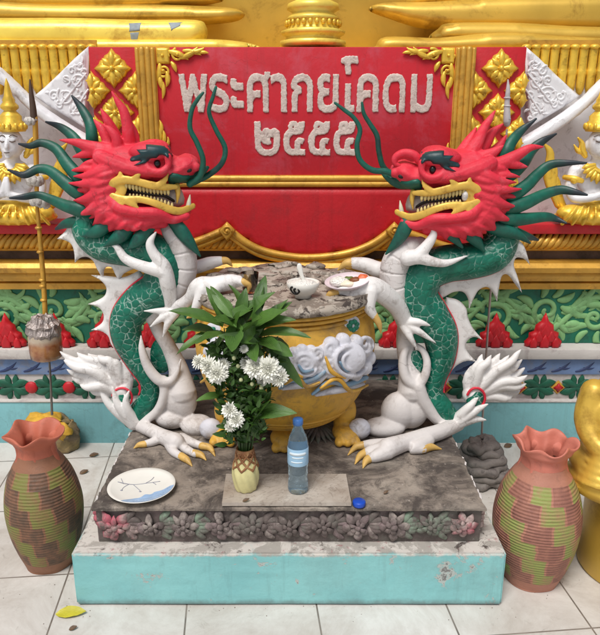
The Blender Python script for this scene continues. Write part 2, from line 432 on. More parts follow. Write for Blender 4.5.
def box(mb, a, b, bev=0.0):
    x0, y0, z0 = a; x1, y1, z1 = b
    if bev <= 0:
        vs = [(x0, y0, z0), (x1, y0, z0), (x1, y1, z0), (x0, y1, z0), (x0, y0, z1), (x1, y0, z1), (x1, y1, z1), (x0, y1, z1)]
        mb.add(vs, [(0, 3, 2, 1), (4, 5, 6, 7), (0, 1, 5, 4), (1, 2, 6, 5), (2, 3, 7, 6), (3, 0, 4, 7)]); return
    bm = bmesh.new(); bmesh.ops.create_cube(bm, size=1)
    for v in bm.verts: v.co = Vector(((x0 + x1) / 2 + v.co.x * (x1 - x0), (y0 + y1) / 2 + v.co.y * (y1 - y0), (z0 + z1) / 2 + v.co.z * (z1 - z0)))
    bmesh.ops.bevel(bm, geom=bm.edges[:], offset=bev, segments=2, affect='EDGES', profile=.5)
    bm.verts.index_update(); mb.add([v.co.copy() for v in bm.verts], [tuple(v.index for v in f.verts) for f in bm.faces]); bm.free()
def lathe(mb, prof, c, seg=40, wob=None, uvz=None):
    """prof: (r,z); wob(theta,i)->(dr,dz)"""
    vs = []; fs = []; o = len(mb.v)
    for i, (r, z) in enumerate(prof):
        for k in range(seg + (1 if uvz else 0)):
            th = 2 * pi * k / seg; dr, dz = wob(th, i) if wob else (0, 0)
            vs.append((c[0] + (r + dr) * cos(th), c[1] + (r + dr) * sin(th), c[2] + z + dz))
            if uvz: mb.uv[o + len(vs) - 1] = (k / seg, (z - uvz[0]) / (uvz[1] - uvz[0]))
    sg = seg + (1 if uvz else 0)
    for i in range(len(prof) - 1):
        for k in range(seg):
            k2 = (k + 1) if uvz else (k + 1) % seg
            fs.append((i * sg + k, i * sg + k2, (i + 1) * sg + k2, (i + 1) * sg + k))
    mb.add(vs, fs)
def seg_dist(P, Q):
    P = np.asarray(P); A = np.asarray(Q); B = np.roll(A, -1, 0); best = np.full(len(P), 1e9)
    for a, b in zip(A, B):
        ab = b - a; L = ab @ ab
        if L < 1e-14: continue
        t = np.clip(((P - a) @ ab) / L, 0, 1); d = np.hypot(*(P - (a + t[:, None] * ab)).T); best = np.minimum(best, d)
    return best
def tri_fill(poly, sp):
    poly = np.asarray(poly, float)
    x0, z0 = poly.min(0); x1, z1 = poly.max(0)
    gx = []; j = 0; z = z0
    while z < z1:
        x = x0 + (sp / 2 if j % 2 else 0)
        while x < x1: gx.append((x, z)); x += sp
        z += sp * .866; j += 1
    pts = np.array(gx) if gx else np.zeros((0, 2))
    if len(pts):
        pts = pts[seg_dist(pts, poly) > sp * .45]
    n = len(poly)
    # keep points inside
    def inside(p):
        c = False; j = n - 1
        for i in range(n):
            if (poly[i][1] > p[1]) != (poly[j][1] > p[1]) and p[0] < (poly[j][0] - poly[i][0]) * (p[1] - poly[i][1]) / (poly[j][1] - poly[i][1]) + poly[i][0]: c = not c
            j = i
        return c
    pts = [p for p in pts if inside(p)]
    allp = [Vector((p[0], p[1])) for p in poly] + [Vector((p[0], p[1])) for p in pts]
    r = delaunay_2d_cdt(allp, [(i, (i + 1) % n) for i in range(n)], [], 1, 1e-7)
    V = np.array([(v.x, v.y) for v in r[0]]); 
    return V, [tuple(f) for f in r[2]], seg_dist(V, poly)
def inflate_w(mb, poly, Y, T, R, sp=None, smooth=3, back=True, zbase=None):
    """puffed relief from an outline (x,z in metres): half-thickness T reached R from the edge, real both sides"""
    if smooth: poly = [tuple(p) for p in catmull(poly, smooth, True)]
    V, F, D = tri_fill(poly, sp or R * .6)
    h = T * np.sqrt(np.clip(1 - (1 - np.minimum(D / R, 1)) ** 2, 0, 1)); bd = D < 1e-6
    yf = (lambda x, z: Y) if not callable(Y) else Y
    V = [tuple(q) for q in V]; h = list(h); bd = list(bd); F2 = []
    for f in F:                          # corner triangles get a middle point, so the two sides never coincide
        if all(bd[i] for i in f):
            V.append((sum(V[i][0] for i in f) / 3, sum(V[i][1] for i in f) / 3)); h.append(T * .22); bd.append(False); m_ = len(V) - 1
            F2 += [(f[0], f[1], m_), (f[1], f[2], m_), (f[2], f[0], m_)]
        else: F2.append(f)
    F = F2
    vs = [(V[i][0], yf(*V[i]) - h[i], V[i][1]) for i in range(len(V))]; fs = list(F)
    if back:
        mp = {}
        for i in range(len(V)):
            if bd[i]: mp[i] = i
            else: mp[i] = len(vs); vs.append((V[i][0], yf(*V[i]) + h[i], V[i][1]))
        fs += [tuple(mp[i] for i in f)[::-1] for f in F]
    mb.add(vs, fs)
def inflate(mb, pxs, Y, T, R, **k):
    inflate_w(mb, [(U(x, y, Y).x, U(x, y, Y).z) for x, y in pxs], Y, T, R, **k)
def drape(mb, pxs, Yp, bvh, T, R, sp=None, smooth=3, sink=.006, side=1, lift=.078):
    """raised patch lying on a sculpted surface; side -1 lays it on the far side"""
    poly = [(U(x, y, Yp - lift).x, U(x, y, Yp - lift).z) for x, y in pxs]
    if smooth: poly = [tuple(p) for p in catmull(poly, smooth, True)]
    V, F, D = tri_fill(poly, sp or max(R * .6, .004))
    h = T * np.sqrt(np.clip(1 - (1 - np.minimum(D / R, 1)) ** 2, 0, 1))
    ys = []
    for x, z in V:
        hit = bvh.ray_cast(Vector((x, Yp - side * 1.0, z)), Vector((0, side, 0)), 3.0)
        ys.append(hit[0].y if hit[0] is not None else None)
    good = [y for y in ys if y is not None]
    if not good: return
    ave = sum(good) / len(good); fall = (max(good) if side > 0 else min(good))
    ys = [fall if y is None else y for y in ys]
    n = len(V)
    vs = [(V[i][0], ys[i] - side * (h[i] + .0006), V[i][1]) for i in range(n)] + [(V[i][0], ys[i] + side * sink, V[i][1]) for i in range(n)]
    fs = list(F) + [tuple(i + n for i in f)[::-1] for f in F]
    from collections import Counter
    ec = Counter()
    for f in F:
        for a, b in zip(f, f[1:] + f[:1]): ec[(min(a, b), max(a, b))] += 1
    for (a, b), c in ec.items():
        if c == 1: fs.append((a, b, b + n, a + n))
    mb.add(vs, fs)
def fuse(mb, voxel=.004, it=3, fac=.5):
    me = bpy.data.meshes.new('tmp'); me.from_pydata([tuple(v) for v in mb.v], [], mb.f)
    bm = bmesh.new(); bm.from_mesh(me); bmesh.ops.recalc_face_normals(bm, faces=bm.faces); bm.to_mesh(me); bm.free()
    o = bpy.data.objects.new('tmp', me); COL.objects.link(o)
    r = o.modifiers.new('r', 'REMESH'); r.mode = 'VOXEL'; r.voxel_size = voxel
    if it:
        s = o.modifiers.new('s', 'SMOOTH'); s.iterations = it; s.factor = fac
    dg = bpy.context.evaluated_depsgraph_get(); m2 = bpy.data.meshes.new_from_object(o.evaluated_get(dg))
    out = MB(); out.v = [v.co.copy() for v in m2.vertices]; out.f = [tuple(p.vertices) for p in m2.polygons]; out.mi = [0] * len(out.f)
    bpy.data.objects.remove(o); bpy.data.meshes.remove(me); bpy.data.meshes.remove(m2)
    return out
def bvh_of(mb): return BVHTree.FromPolygons(mb.v, mb.f)
def spiral(mb, cx, cz, r, turns, a0, Y, th, hand=1, fy=.8, tail=None):
    n = int(14 * turns); c = []
    for i in range(n + 1):
        t = i / n; a = a0 + hand * turns * 2 * pi * t; rr = r * (1 - .86 * t)
        c.append((cx + rr * cos(a), Y, cz + rr * sin(a), th * (1 - .35 * t)))
    if tail: c = [(p[0], Y, p[1], th * .5) for p in tail] + c
    stube(mb, c, 2, 8, fy)
def comma(mb, x, z, L, ang, curl, wd, Y, fy=.6, n=6):
    """curled flame leaf in relief"""
    c = []; a = ang; px, pz = x, z
    for i in range(n + 1):
        t = i / n; r = wd * max(.06, sin(pi * min(1, .18 + .82 * t)) ** .8)
        c.append((px, Y, pz, r)); a += curl / n; px += cos(a) * L / n; pz += sin(a) * L / n
    stube(mb, c, 2, 8, fy)

# ================================================================== GROUND
g = MB(); g.add([(-60, -60, 0), (60, -60, 0), (60, 60, 0), (-60, 60, 0)], [(0, 1, 2, 3)])
ground = build('ground', g, FLOOR, smooth=False); ground['kind'] = 'structure'

# ================================================================== TEMPLE WALL (mouldings of the shrine base)
YW = 2.58
def wz(py, Y): return U(300, py, Y).z
def wx(px, py, Y): return U(px, py, Y).x
XL, XR = -2.4, 2.4
wall = thing('temple_wall', 'ornate low shrine wall with turquoise foot, green leaf relief and gold rope moulding', 'wall', (0, YW, 0))
def strip(name, y0, z0, z1, m, depth=.3, bev=.004, parent=wall, x0=XL, x1=XR):
    b = MB(); box(b, (x0, y0, z0), (x1, y0 + depth, z1), bev); return build(name, b, m, parent, smooth=True, auto=40)
za = wz(402, YW)
strip('base_course', YW, -.02, za, TURQ)
zb = wz(374, YW + .02)
fb = strip('floral_band', YW + .02, za + .0005, zb, PALE)
strip('ledge', YW - .004, za - .002, za + .007, PALE)
zc = wz(358, YW + .012)
bb = strip('blue_band', YW + .012, zb, zc, BLUE)
zd = wz(349, YW)
strip('ledge', YW - .008, zc, zd, PALE)
ze = wz(287, YW + .06)
gp = strip('relief_panel', YW + .07, zd, ze, GPAN)
# stripes on the blue band
b = MB()
x = XL
while x < XR:
    comma(b, x, zb + .014, .085, .1, .75, .0065, YW + .012, .5); comma(b, x + .03, zb + .03, .045, -.5, .9, .005, YW + .012, .5); x += .098
build('blue_band_pattern', b, NAVY, bb)
# floral band: green leaves crossing between red blossoms
kx = K(YW, 388); zf = (za + zb) / 2; hb = (zb - za) / 2
b = MB(); flx = []
x = wx(30, 389, YW) - 12 * .155
while x < XR:
    if x > XL: flx.append(x)
    x += .155
for x in flx:
    mx = x + .0775
    for sx in (-1, 1):
        for sz in (-1, 1):
            a = atan2(sz * .75, sx)
            comma(b, mx + sx * .006, zf + sz * .006, .062, a, -.5 * sx * sz, .017, YW + .017, .4, 5)
            comma(b, mx + sx * .010, zf + sz * .016, .042, a + .5 * sx * sz, .4 * sx * sz, .013, YW + .017, .4, 5)
            comma(b, mx + sx * .02, zf + sz * .010, .05, a - .5 * sx * sz, .3, .012, YW + .017, .4, 5)
build('leaf_relief', b, FLOR, fb)
for i, x in enumerate(flx):
    if abs(x) > 1.35: continue
    b = MB()
    if x < 0:
        ell(b, (x, YW + .016, zf), (.026, .012, .026))
        build('flower', b, REDL, fb)
    else:
        b.cur = 0; inflate_w(b, [(x - .031, zf), (x, zf - .031), (x + .031, zf), (x, zf + .031)], YW + .02, .008, .006, smooth=0)
        fo = build('flower', b, GOLDO, fb, smooth=False)
        b = MB(); inflate_w(b, [(x + .022 * cos(k * pi / 4) * (1 if k % 2 == 0 else .6), zf + .022 * sin(k * pi / 4) * (1 if k % 2 == 0 else .6)) for k in range(8)], YW + .012, .009, .012, smooth=2)
        build('flower_heart', b, REDL, fo)
# foliage relief on the green panel
b = MB(); Yg = YW + .068; zh = ze - zd
rng = random.Random(3)
per = .40; x = -1.7
while x < 1.7:
    pts = [(x + per * t / 12, zd + zh * (.52 + .30 * sin(2 * pi * t / 12))) for t in range(13)]
    stube(b, [(p[0], Yg, p[1], .012) for p in pts], 3, 8, .6)
    for s, cx, cz in ((1, x + per * .25, zd + zh * .45), (-1, x + per * .75, zd + zh * .58)):
        spiral(b, cx, cz, .062, 1.35, (pi / 2 if s > 0 else -pi / 2) + .4, Yg, .0135, -1, .6)
        for k in range(9):
            a = 2 * pi * k / 9 + rng.uniform(-.25, .25)
            comma(b, cx + .066 * cos(a), cz + .066 * sin(a), rng.uniform(.06, .085), a - .9, rng.uniform(.9, 1.7) , rng.uniform(.014, .019), Yg, .45)
    for k in range(40):
        t = rng.uniform(0, 12); px_ = x + per * t / 12; pz_ = zd + zh * (.52 + .30 * sin(2 * pi * t / 12))
        comma(b, px_ + rng.uniform(-.03, .03), pz_ + rng.uniform(-.05, .05), rng.uniform(.05, .105), rng.uniform(-.9, .9), rng.uniform(-2.2, 2.2), rng.uniform(.010, .017), Yg + rng.uniform(-.004, .006), .32)
    x += per
for q in b.v: q.z = min(max(q.z, zd + .004), ze - .004)
build('foliage_relief', b, GLEAF, gp)
# red petals standing along the ledge
zpet = zd
ku = K(YW + .02, 340)
def petal_bm(cx):
    b = MB(); s = ku
    outl = [(-18, 0), (-19, 6), (-15, 10), (-15, 15), (-10, 17), (-9, 23), (-4, 27), (0, 36), (4, 27), (9, 23), (10, 17), (15, 15), (15, 10), (19, 6), (18, 0)]
    inflate_w(b, [(cx + p[0] * s, zpet - .002 + p[1] * s) for p in outl], YW + .035, .020, .02, smooth=0, sp=.008)
    for q in ((0, 13, 10, 1), (-6, 8, 8, 2), (6, 8, 8, 2), (-11, 3, 7, 2), (11, 3, 7, 2), (0, 3, 9, 1)):
        ol = [(-q[2] * .5, -3), (-q[2] * .55, 3), (0, q[2] * 1.25), (q[2] * .55, 3), (q[2] * .5, -3)]
        inflate_w(b, [(cx + (q[0] + p[0]) * s, zpet + (q[1] + p[1]) * s) for p in ol], YW + .0195 - .0006 * (13 - q[1]), .0065, .011, smooth=1, sp=.005)
    return b
for k in range(-8, 9):
    px_ = 4 + 49.3 * (k + 3)
    X = wx(px_, 340, YW)
    if abs(X) > 1.35: continue
    build('petal_ornament', petal_bm(X), REDL, wall)
# gold cornice
def profile_strip(name, prof, m, parent=wall, x0=XL, x1=XR):
    b = MB(); n = len(prof)
    vs = [(x0, y, z) for y, z in prof] + [(x1, y, z) for y, z in prof]
    fs = [(i, i + 1, n + i + 1, n + i) for i in range(n - 1)]
    b.add(vs, fs); b.add([(x0, y, z) for y, z in prof], [tuple(range(n))]); b.add([(x1, y, z) for y, z in prof], [tuple(range(n))])
    return build(name, b, m, parent, smooth=True, auto=35)
zf1 = wz(263, YW)
hh = zf1 - ze
profile_strip('cornice', [(YW + .3, ze - .003), (YW + .035, ze - .003), (YW + .03, ze + hh * .2), (YW + .045, ze + hh * .24), (YW + .02, ze + hh * .3), (YW + .005, ze + hh * .5), (YW + .01, ze + hh * .62), (YW - .01, ze + hh * .66), (YW - .018, ze + hh * .85), (YW - .006, ze + hh), (YW + .3, ze + hh)], GOLDO)
zg = wz(250, YW + .06)
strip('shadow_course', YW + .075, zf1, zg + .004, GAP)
zr = wz(234, YW + .02)
# rope
strip('rope_backing', YW + .06, zg + .004, zr + .002, GOLDO)
b = MB(); rr = (zr - zg) * .5; zm = (zg + zr) / 2
box(b, (XL, YW + .035, zg + .002), (XR, YW + .1, zg + .012)); 
x = -1.6
while x < 1.6:
    stube(b, [(x, YW + .06, zm - rr * .8, .008), (x + .014, YW + .036, zm - rr * .5, .011), (x + .032, YW + .03, zm + rr * .1, .012), (x + .05, YW + .045, zm + rr * .75, .009)], 3, 8); x += .0245
build('rope_moulding', b, GOLDO, wall)
zt = wz(225, YW + .0)
strip('red_band', YW + .015, zr, zt, REDL)
# plain backing above, behind niches and sign
YN = 2.76
strip('backing', YN + .02, zt - .05, wz(52, YN), PALE, .2)

# ================================================================== NICHES with white gable and relief
def niche(mir, label):
    mx = (lambda x: 614 - x) if mir else (lambda x: x)
    t = thing('niche_arch', label, 'arch', U(mx(-5), 225, 2.70), 'white arched niches beside the sign')
    b = MB()
    # back wall of the niche
    z0, z1 = zt, wz(70, 2.74); xa, xb = sorted((wx(mx(-120), 150, 2.72), wx(mx(118), 150, 2.72)))
    box(b, (xa, YN - .02, z0), (xb, YN + .015, z1)); build('niche_back', b, SILV, t, smooth=False)
    # arch band, curving down from the peak
    Yb = 2.655
    band = [(-2, 66), (6, 72), (18, 83), (32, 97), (50, 111), (70, 124), (90, 136), (110, 146), (118, 150), (118, 160), (104, 156), (84, 147), (64, 135), (44, 122), (26, 107), (12, 93), (0, 84), (-12, 92), (-30, 108), (-60, 128), (-110, 148), (-112, 138), (-70, 116), (-30, 90), (-12, 72)]
    b = MB(); inflate(b, [(mx(x), y) for x, y in band], Yb, .035, .016, smooth=2); build('arch_band', b, SILV, t)
    # carved triangular panel above the band
    tri = [(89, 46), (88, 130), (72, 120), (50, 107), (34, 96), (44, 88), (60, 73), (75, 58)]
    b = MB(); inflate(b, [(mx(x), y) for x, y in tri], 2.69, .022, .006, smooth=0, sp=.012); tp = build('gable_panel', b, SILV, t)
    b = MB(); Yr = 2.668; k = K(2.69, 100); hd = -1 if mir else 1
    for (x, y, r, tn, a0) in ((66, 96, 9, 1.5, 2.4), (78, 82, 7, 1.4, .6), (80, 66, 5, 1.2, 3), (54, 96, 5, 1.2, 1), (78, 108, 6, 1.3, 4), (84, 96, 4, 1.1, 2), (66, 80, 5, 1.2, 5), (72, 71, 4, 1.1, 0), (60, 105, 4, 1.1, 2), (84, 118, 4, 1.1, 1)):
        p = U(mx(x), y, Yr); spiral(b, p.x, p.z, r * k, tn, a0, Yr, 1.3 * k, hd, .8)
    rg = random.Random(5)
    for _ in range(26):
        y = rg.uniform(62, 118); lo = max(36 + 0, 40 + (98 - y) * .95 + 5) if y < 98 else 44 + (y - 98) * 1.7
        if lo > 83: continue
        p = U(mx(rg.uniform(lo, 86)), y, Yr); comma(b, p.x, p.z, rg.uniform(4, 8) * k, rg.uniform(0, 6.28), rg.uniform(-2.5, 2.5), 1.4 * k, Yr, .8)
    if True:
        for (xa_, ya_, xb_, yb_) in ((86, 74, 62, 104), (88, 90, 74, 112)):
            p, q = U(mx(xa_), ya_, Yr), U(mx(xb_), yb_, Yr); stube(b, [(*p, 1.2 * k), (*((p + q) / 2), 1.2 * k), (*q, 1.2 * k)], 3, 8)
    build('carving', b, SILV, tp)
    return t
niche(False, 'white arched niche with carved gable at the left of the red sign')
niche(True, 'white arched niche with carved gable at the right of the red sign')

# fluted gold mouldings above the niches
def fluted(px0, px1, label):
    t = thing('fluted_moulding', label, 'moulding', U((px0 + px1) / 2, 95, 2.73), 'fluted gold mouldings above the niches')
    Yf = 2.735; k = K(Yf, 70); x = px0
    b = MB(); a, c = U(px0, 100, 2.745), U(px1, 40, 2.745); box(b, (min(a.x, c.x), 2.745, a.z), (max(a.x, c.x), 2.757, c.z)); build('backing', b, GOLDO, t, smooth=False)
    while x < px1:
        b = MB()
        tp, md, m2, bt = U(x, 50, Yf), U(x, 71, Yf), U(x, 74, Yf), U(x, 92, Yf)
        X = md.x
        stube(b, [(X, Yf, tp.z, 5 * k), (X, Yf, tp.z - 4 * k, 4.6 * k), (X, Yf, md.z + 3 * k, 4.6 * k), (X, Yf, md.z, 5.2 * k), (X, Yf, m2.z, 5.2 * k), (X, Yf, m2.z - 3 * k, 4.6 * k), (X, Yf, bt.z + 4 * k, 4.4 * k), (X, Yf, bt.z, 3 * k)], 2, 10, .8)
        ell(b, (X, Yf - .004, tp.z + 2.5 * k), (5 * k, 5 * k, 3 * k))
        build('flute', b, GOLD, t); x += 9.6
fluted(-60, 96, 'fluted gold moulding above the carved gable at the left edge')
fluted(524, 680, 'fluted gold moulding above the carved gable at the right edge')

# ================================================================== NICHE STATUES
def deity(cx, s, label):
    Y0 = 2.60; k = K(Y0, 160)
    t = thing('niche_statue', label, 'statue', U(cx, 224, Y0), 'praying statues in the niches')
    P = lambda x, y, d=0: U(cx + x * s, y, Y0) + Vector((0, -d * k, 0))
    E = lambda mb, x, y, d, r: ell(mb, P(x, y, d), (r[0] * k, r[2] * k, r[1] * k))
    def T(mb, pts, n=4, fy=1): stube(mb, [(*P(*p[:3]), p[3] * k) for p in pts], n, 10, fy)
    b = MB()
    E(b, 0, 143, 6, (11.5, 14.5, 11)); E(b, 0, 149, 8, (8.5, 9, 9)); T(b, [(0, 152, 2, 6), (0, 164, 1, 6.5)])
    E(b, 0, 178, 0, (21, 19, 11)); E(b, 0, 196, 1, (17, 16, 11)); E(b, -19, 171, 0, (8, 7, 8)); E(b, 19, 171, 0, (8, 7, 8))
    for q in (-1, 1):
        T(b, [(q * 22, 171, 0, 6.5), (q * 28, 186, 4, 5.8), (q * 26, 197, 8, 5), (q * 14, 196, 16, 4.3), (q * 3.5, 192, 19, 3.4)])
        T(b, [(q * 2.5, 193, 19, 3), (q * 2, 185, 19.5, 3), (q * 1, 176, 19, 1.6)])
        E(b, q * 11.5, 145, 3, (2, 5, 3)); E(b, q * 4.6, 139.5, 15.4, (3, 1.3, 1.6))
        T(b, [(q * 1.5, 138, 16, 1), (q * 5, 136.3, 15.6, 1), (q * 9, 138, 13, .7)], 3)
    T(b, [(0, 138, 16, 1.2), (0, 144, 18, 1.8), (0, 146.5, 18, 2.2)], 3); E(b, 0, 150.5, 16.5, (3.6, 1.1, 1.6)); E(b, 0, 152.6, 16, (2.9, 1.1, 1.6)); E(b, 0, 156, 14, (3.2, 2.4, 3))
    build('figure', fuse(b, .0042, 2), SILV, t)
    b = MB()
    for q in (-1, 1):
        T(b, [(q * 2.4, 140.6, 16.6, .45), (q * 5, 141.4, 16.3, .55), (q * 7.6, 140.4, 15.2, .4)], 3)
        T(b, [(q * 1.8, 136.2, 17, .35), (q * 5, 134.6, 16.4, .5), (q * 9, 136.6, 13.8, .35)], 3)
    build('eyeline', b, BRN, t)
    b = MB(); T(b, [(-2.6, 151.6, 17.6, .4), (0, 151.8, 18, .5), (2.6, 151.6, 17.6, .4)], 3); build('mouth', b, BRN, t)
    b = MB(); c = P(0, 131, 4)
    lathe(b, [(0, -.5 * k), (12.4 * k, -.5 * k), (13.4 * k, 1.5 * k), (13.8 * k, 4 * k), (12.2 * k, 5 * k), (12.4 * k, 8 * k), (10.2 * k, 10 * k), (10.4 * k, 14 * k), (7.6 * k, 17 * k), (5.6 * k, 19 * k), (8.6 * k, 21.5 * k), (8.4 * k, 24 * k), (5.6 * k, 27 * k), (6 * k, 29 * k), (4 * k, 33 * k), (3.2 * k, 38 * k), (2 * k, 44 * k), (.3 * k, 49 * k)], c, 24)
    for j in range(14):
        a = 2 * pi * j / 14; ell(b, c + Vector((13 * k * cos(a), 13 * k * sin(a), 4.5 * k)), (2 * k, 2 * k, 3.4 * k), 8, 6)
    build('crown', b, GOLD, t)
    for q in (-1, 1):
        b = MB(); T(b, [(q * 13, 156, 3, 2.5), (q * 16, 150, 3, 3.4), (q * 16.5, 143, 3, 2.6), (q * 20, 138, 3, 1)]); T(b, [(q * 13, 153, 3, 2.2), (q * 20, 151, 3, 2.4), (q * 24, 145, 3, .8)])
        build('ear_ornament', b, GOLD, t)
        b = MB(); T(b, [(q * 19, 180, 9, 2.6), (q * 26, 178, 9, 3.2), (q * 33, 177, 2, 2.6)]); E(b, q * 26, 179, 9, (4, 4, 3)); build('armlet', b, GOLD, t)
        b = MB()
        for j in range(3): T(b, [(q * (30 + 4 * j), 215 - 5 * j, -2, 4), (q * (38 + 5 * j), 198 - 10 * j, -2, 5), (q * (40 + 3 * j), 182 - 14 * j, -2, 4), (q * (46 + 3 * j), 168 - 12 * j, -2, 1)], 4, .6)
        build('flame_scroll', b, GOLD, t)
    b = MB()
    for j in range(11):
        a = pi * (j / 10); r = 15; T(b, [(r * .45 * cos(a), 164 + 6 * sin(a), 10, 1.8), (r * cos(a), 166 + 12 * sin(a), 11 + 2 * sin(a), 2.8), (r * 1.25 * cos(a), 167 + 16 * sin(a), 11 + 2 * sin(a), .8)], 3)
    T(b, [(-13, 164, 8, 1.6), (0, 172, 13, 2), (13, 164, 8, 1.6)]); build('collar', b, GOLD, t)
    b = MB(); E(b, 0, 216, 2, (46, 9, 18)); E(b, -26, 212, 8, (18, 9, 12)); E(b, 26, 212, 8, (18, 9, 12)); E(b, 0, 206, 4, (20, 9, 13))
    for j in range(9): T(b, [(-40 + 10 * j, 222, 14, 2), (-30 + 8 * j, 212, 21, 1.6), (-22 + 6 * j, 204, 16, 1)], 4)
    build('lap_cloth', fuse(b, .005, 1), GOLD, t)
    return t
deity(14, 1, 'white praying statue with gold crown in the left niche, seen full face')
deity(597, -1, 'white praying statue with gold crown in the right niche, cut by the picture edge')

# ================================================================== SIGN PANEL
YS = 2.60
sign = thing('sign_panel', 'red panel with grey Thai lettering and gold frame above the altar', 'sign', U(306, 255, YS))
b = MB(); xl, xr = wx(146, 47, YS), wx(464, 47, YS); z1, z0 = wz(47, YS), wz(182, YS)
box(b, (xl, YS, z0), (xr, YS + .1, z1), .004); build('board', b, REDW, sign, auto=40)
# lower cloth-shaped panel with curved foot
low = [(140, 184), (470, 184), (470, 250), (440, 244), (418, 236), (392, 228), (372, 243), (345, 253), (306, 257), (270, 252), (248, 243), (228, 228), (205, 238), (180, 246), (140, 252)]
b = MB(); inflate(b, low, YS + .02, .03, .01, smooth=0, sp=.02); build('drop_panel', b, REDL, sign)
b = MB()
for (a0, a1, r) in ((178, 178, 1),):
    for yy, rr_ in ((178.5, 3.6), (184, 3.2)):
        p, q = U(140, yy, YS), U(470, yy, YS)
        stube(b, [(p.x, YS - .004, p.z, rr_ * .0037), (0, YS - .004, p.z, rr_ * .0037), (q.x, YS - .004, p.z, rr_ * .0037)], 3, 10)
build('rail', b, GOLDO, sign)
b = MB()
curves = [[(150, 256), (180, 246), (205, 238), (228, 228)], [(228, 228), (248, 243), (270, 252), (306, 257), (345, 253), (372, 243), (393, 228)], [(393, 228), (418, 236), (440, 244), (470, 252)]]
for off, r in ((0, 4), (5.5, 3.2)):
    for c in curves: stube(b, [(*(U(x, y + off, YS) + Vector((0, -.012 + off * .001, 0))), r * .0036) for x, y in c], 6, 8)
build('edge_moulding', b, GOLDO, sign)
for cx in (228, 393):
    b = MB(); k = .0037; c = U(cx, 229, YS)
    inflate_w(b, [(c.x - 9 * k, c.z), (c.x, c.z - 12 * k), (c.x + 9 * k, c.z), (c.x, c.z + 9 * k)], YS - .03, .012, .01, smooth=0)
    spiral(b, c.x, c.z, 5 * k, 1.4, 0, YS - .043, 1.3 * k); ell(b, (c.x, YS - .045, c.z), (1.8 * k, .006, 1.8 * k), 10, 6)
    build('boss', b, GOLDO, sign)
for s, (xa, xb) in ((0, (135, 155)), (1, (456, 476))):
    b = MB(); X0, X1 = wx(xa, 47, YS), wx(xb, 47, YS); wdt = X1 - X0; zt_, zb_ = wz(47, YS), wz(222, YS)
    for f, r in ((.12, .12), (.36, .17), (.64, .17), (.88, .12)):
        stube(b, [(X0 + wdt * f, YS - .012, zt_ - .01, wdt * r), (X0 + wdt * f, YS - .012, (zt_ + zb_) / 2, wdt * r), (X0 + wdt * f, YS - .012, zb_, wdt * r)], 3, 8)
    box(b, (X0, YS - .01, zb_), (X1, YS + .08, zt_ - .002)); build('frame_strip', b, GOLDO, sign)
# corner and side flourishes
def flourish(cx, cy, sx, sy):
    b = MB(); k = .0036; Yq = YS - .006
    P = lambda x, y: U(cx + sx * x, cy + sy * y, YS)
    def C(x, y, L, ang, curl, wd):
        p = P(x, y); a = atan2(-sy * sin(ang), sx * cos(ang)); comma(b, p.x, p.z, L * k, a, curl * (-sx * sy), wd * k, Yq, .8)
    def S(x, y, r, tn, a0):
        p = P(x, y); spiral(b, p.x, p.z, r * k, tn, a0, Yq, r * .24 * k, sx * sy, .9); ell(b, (p.x, Yq - .004, p.z), (r * .3 * k, .012, r * .3 * k), 8, 6)
    p = P(7, 9); inflate_w(b, [(p.x - 7 * k, p.z - 8 * k), (p.x + 7 * k, p.z - 8 * k), (p.x + 7 * k, p.z + 8 * k), (p.x - 7 * k, p.z + 8 * k)], YS, .012, .01, smooth=0)
    S(7, 9, 6, 1.5, 0); S(22, 8, 6, 1.4, 2); S(8, 24, 6, 1.4, 4)
    C(14, 5, 20, .1, .5, 3.2); C(26, 11, 20, -.2, -.6, 3); C(34, 5, 16, .25, -.9, 2.6); C(28, 4, 18, -.05, .5, 2.4); C(44, 6, 9, -.3, .6, 1.8)
    C(4, 18, 16, 1.5, .5, 3); C(11, 26, 14, 1.2, .8, 2.8); C(4, 30, 14, 1.6, -.5, 2.8); C(7, 36, 16, 1.3, .6, 2.2); C(16, 16, 10, .8, .6, 2.5)
    build('flourish', b, GOLD, sign)
flourish(156, 47, 1, 1); flourish(455, 47, -1, 1)
def side_flame(cx, cy, sx):
    b = MB(); k = .0037; Yq = YS - .006
    for (x, y, L, a, cu, wd) in ((2, 0, 20, 1.35, .5, 2.6), (5, 3, 16, 1.0, .9, 2.2), (8, 6, 12, .7, 1.1, 1.8), (1, 10, 16, 1.6, -.3, 2), (3, -8, 14, 1.2, .7, 2.4)):
        p = U(cx + sx * x, cy + y, YS); comma(b, p.x, p.z, L * k, a if sx > 0 else pi - a, cu * sx, wd * k, Yq, .8)
    build('flourish', b, GOLD, sign)
side_flame(158, 142, 1); side_flame(458, 148, -1)
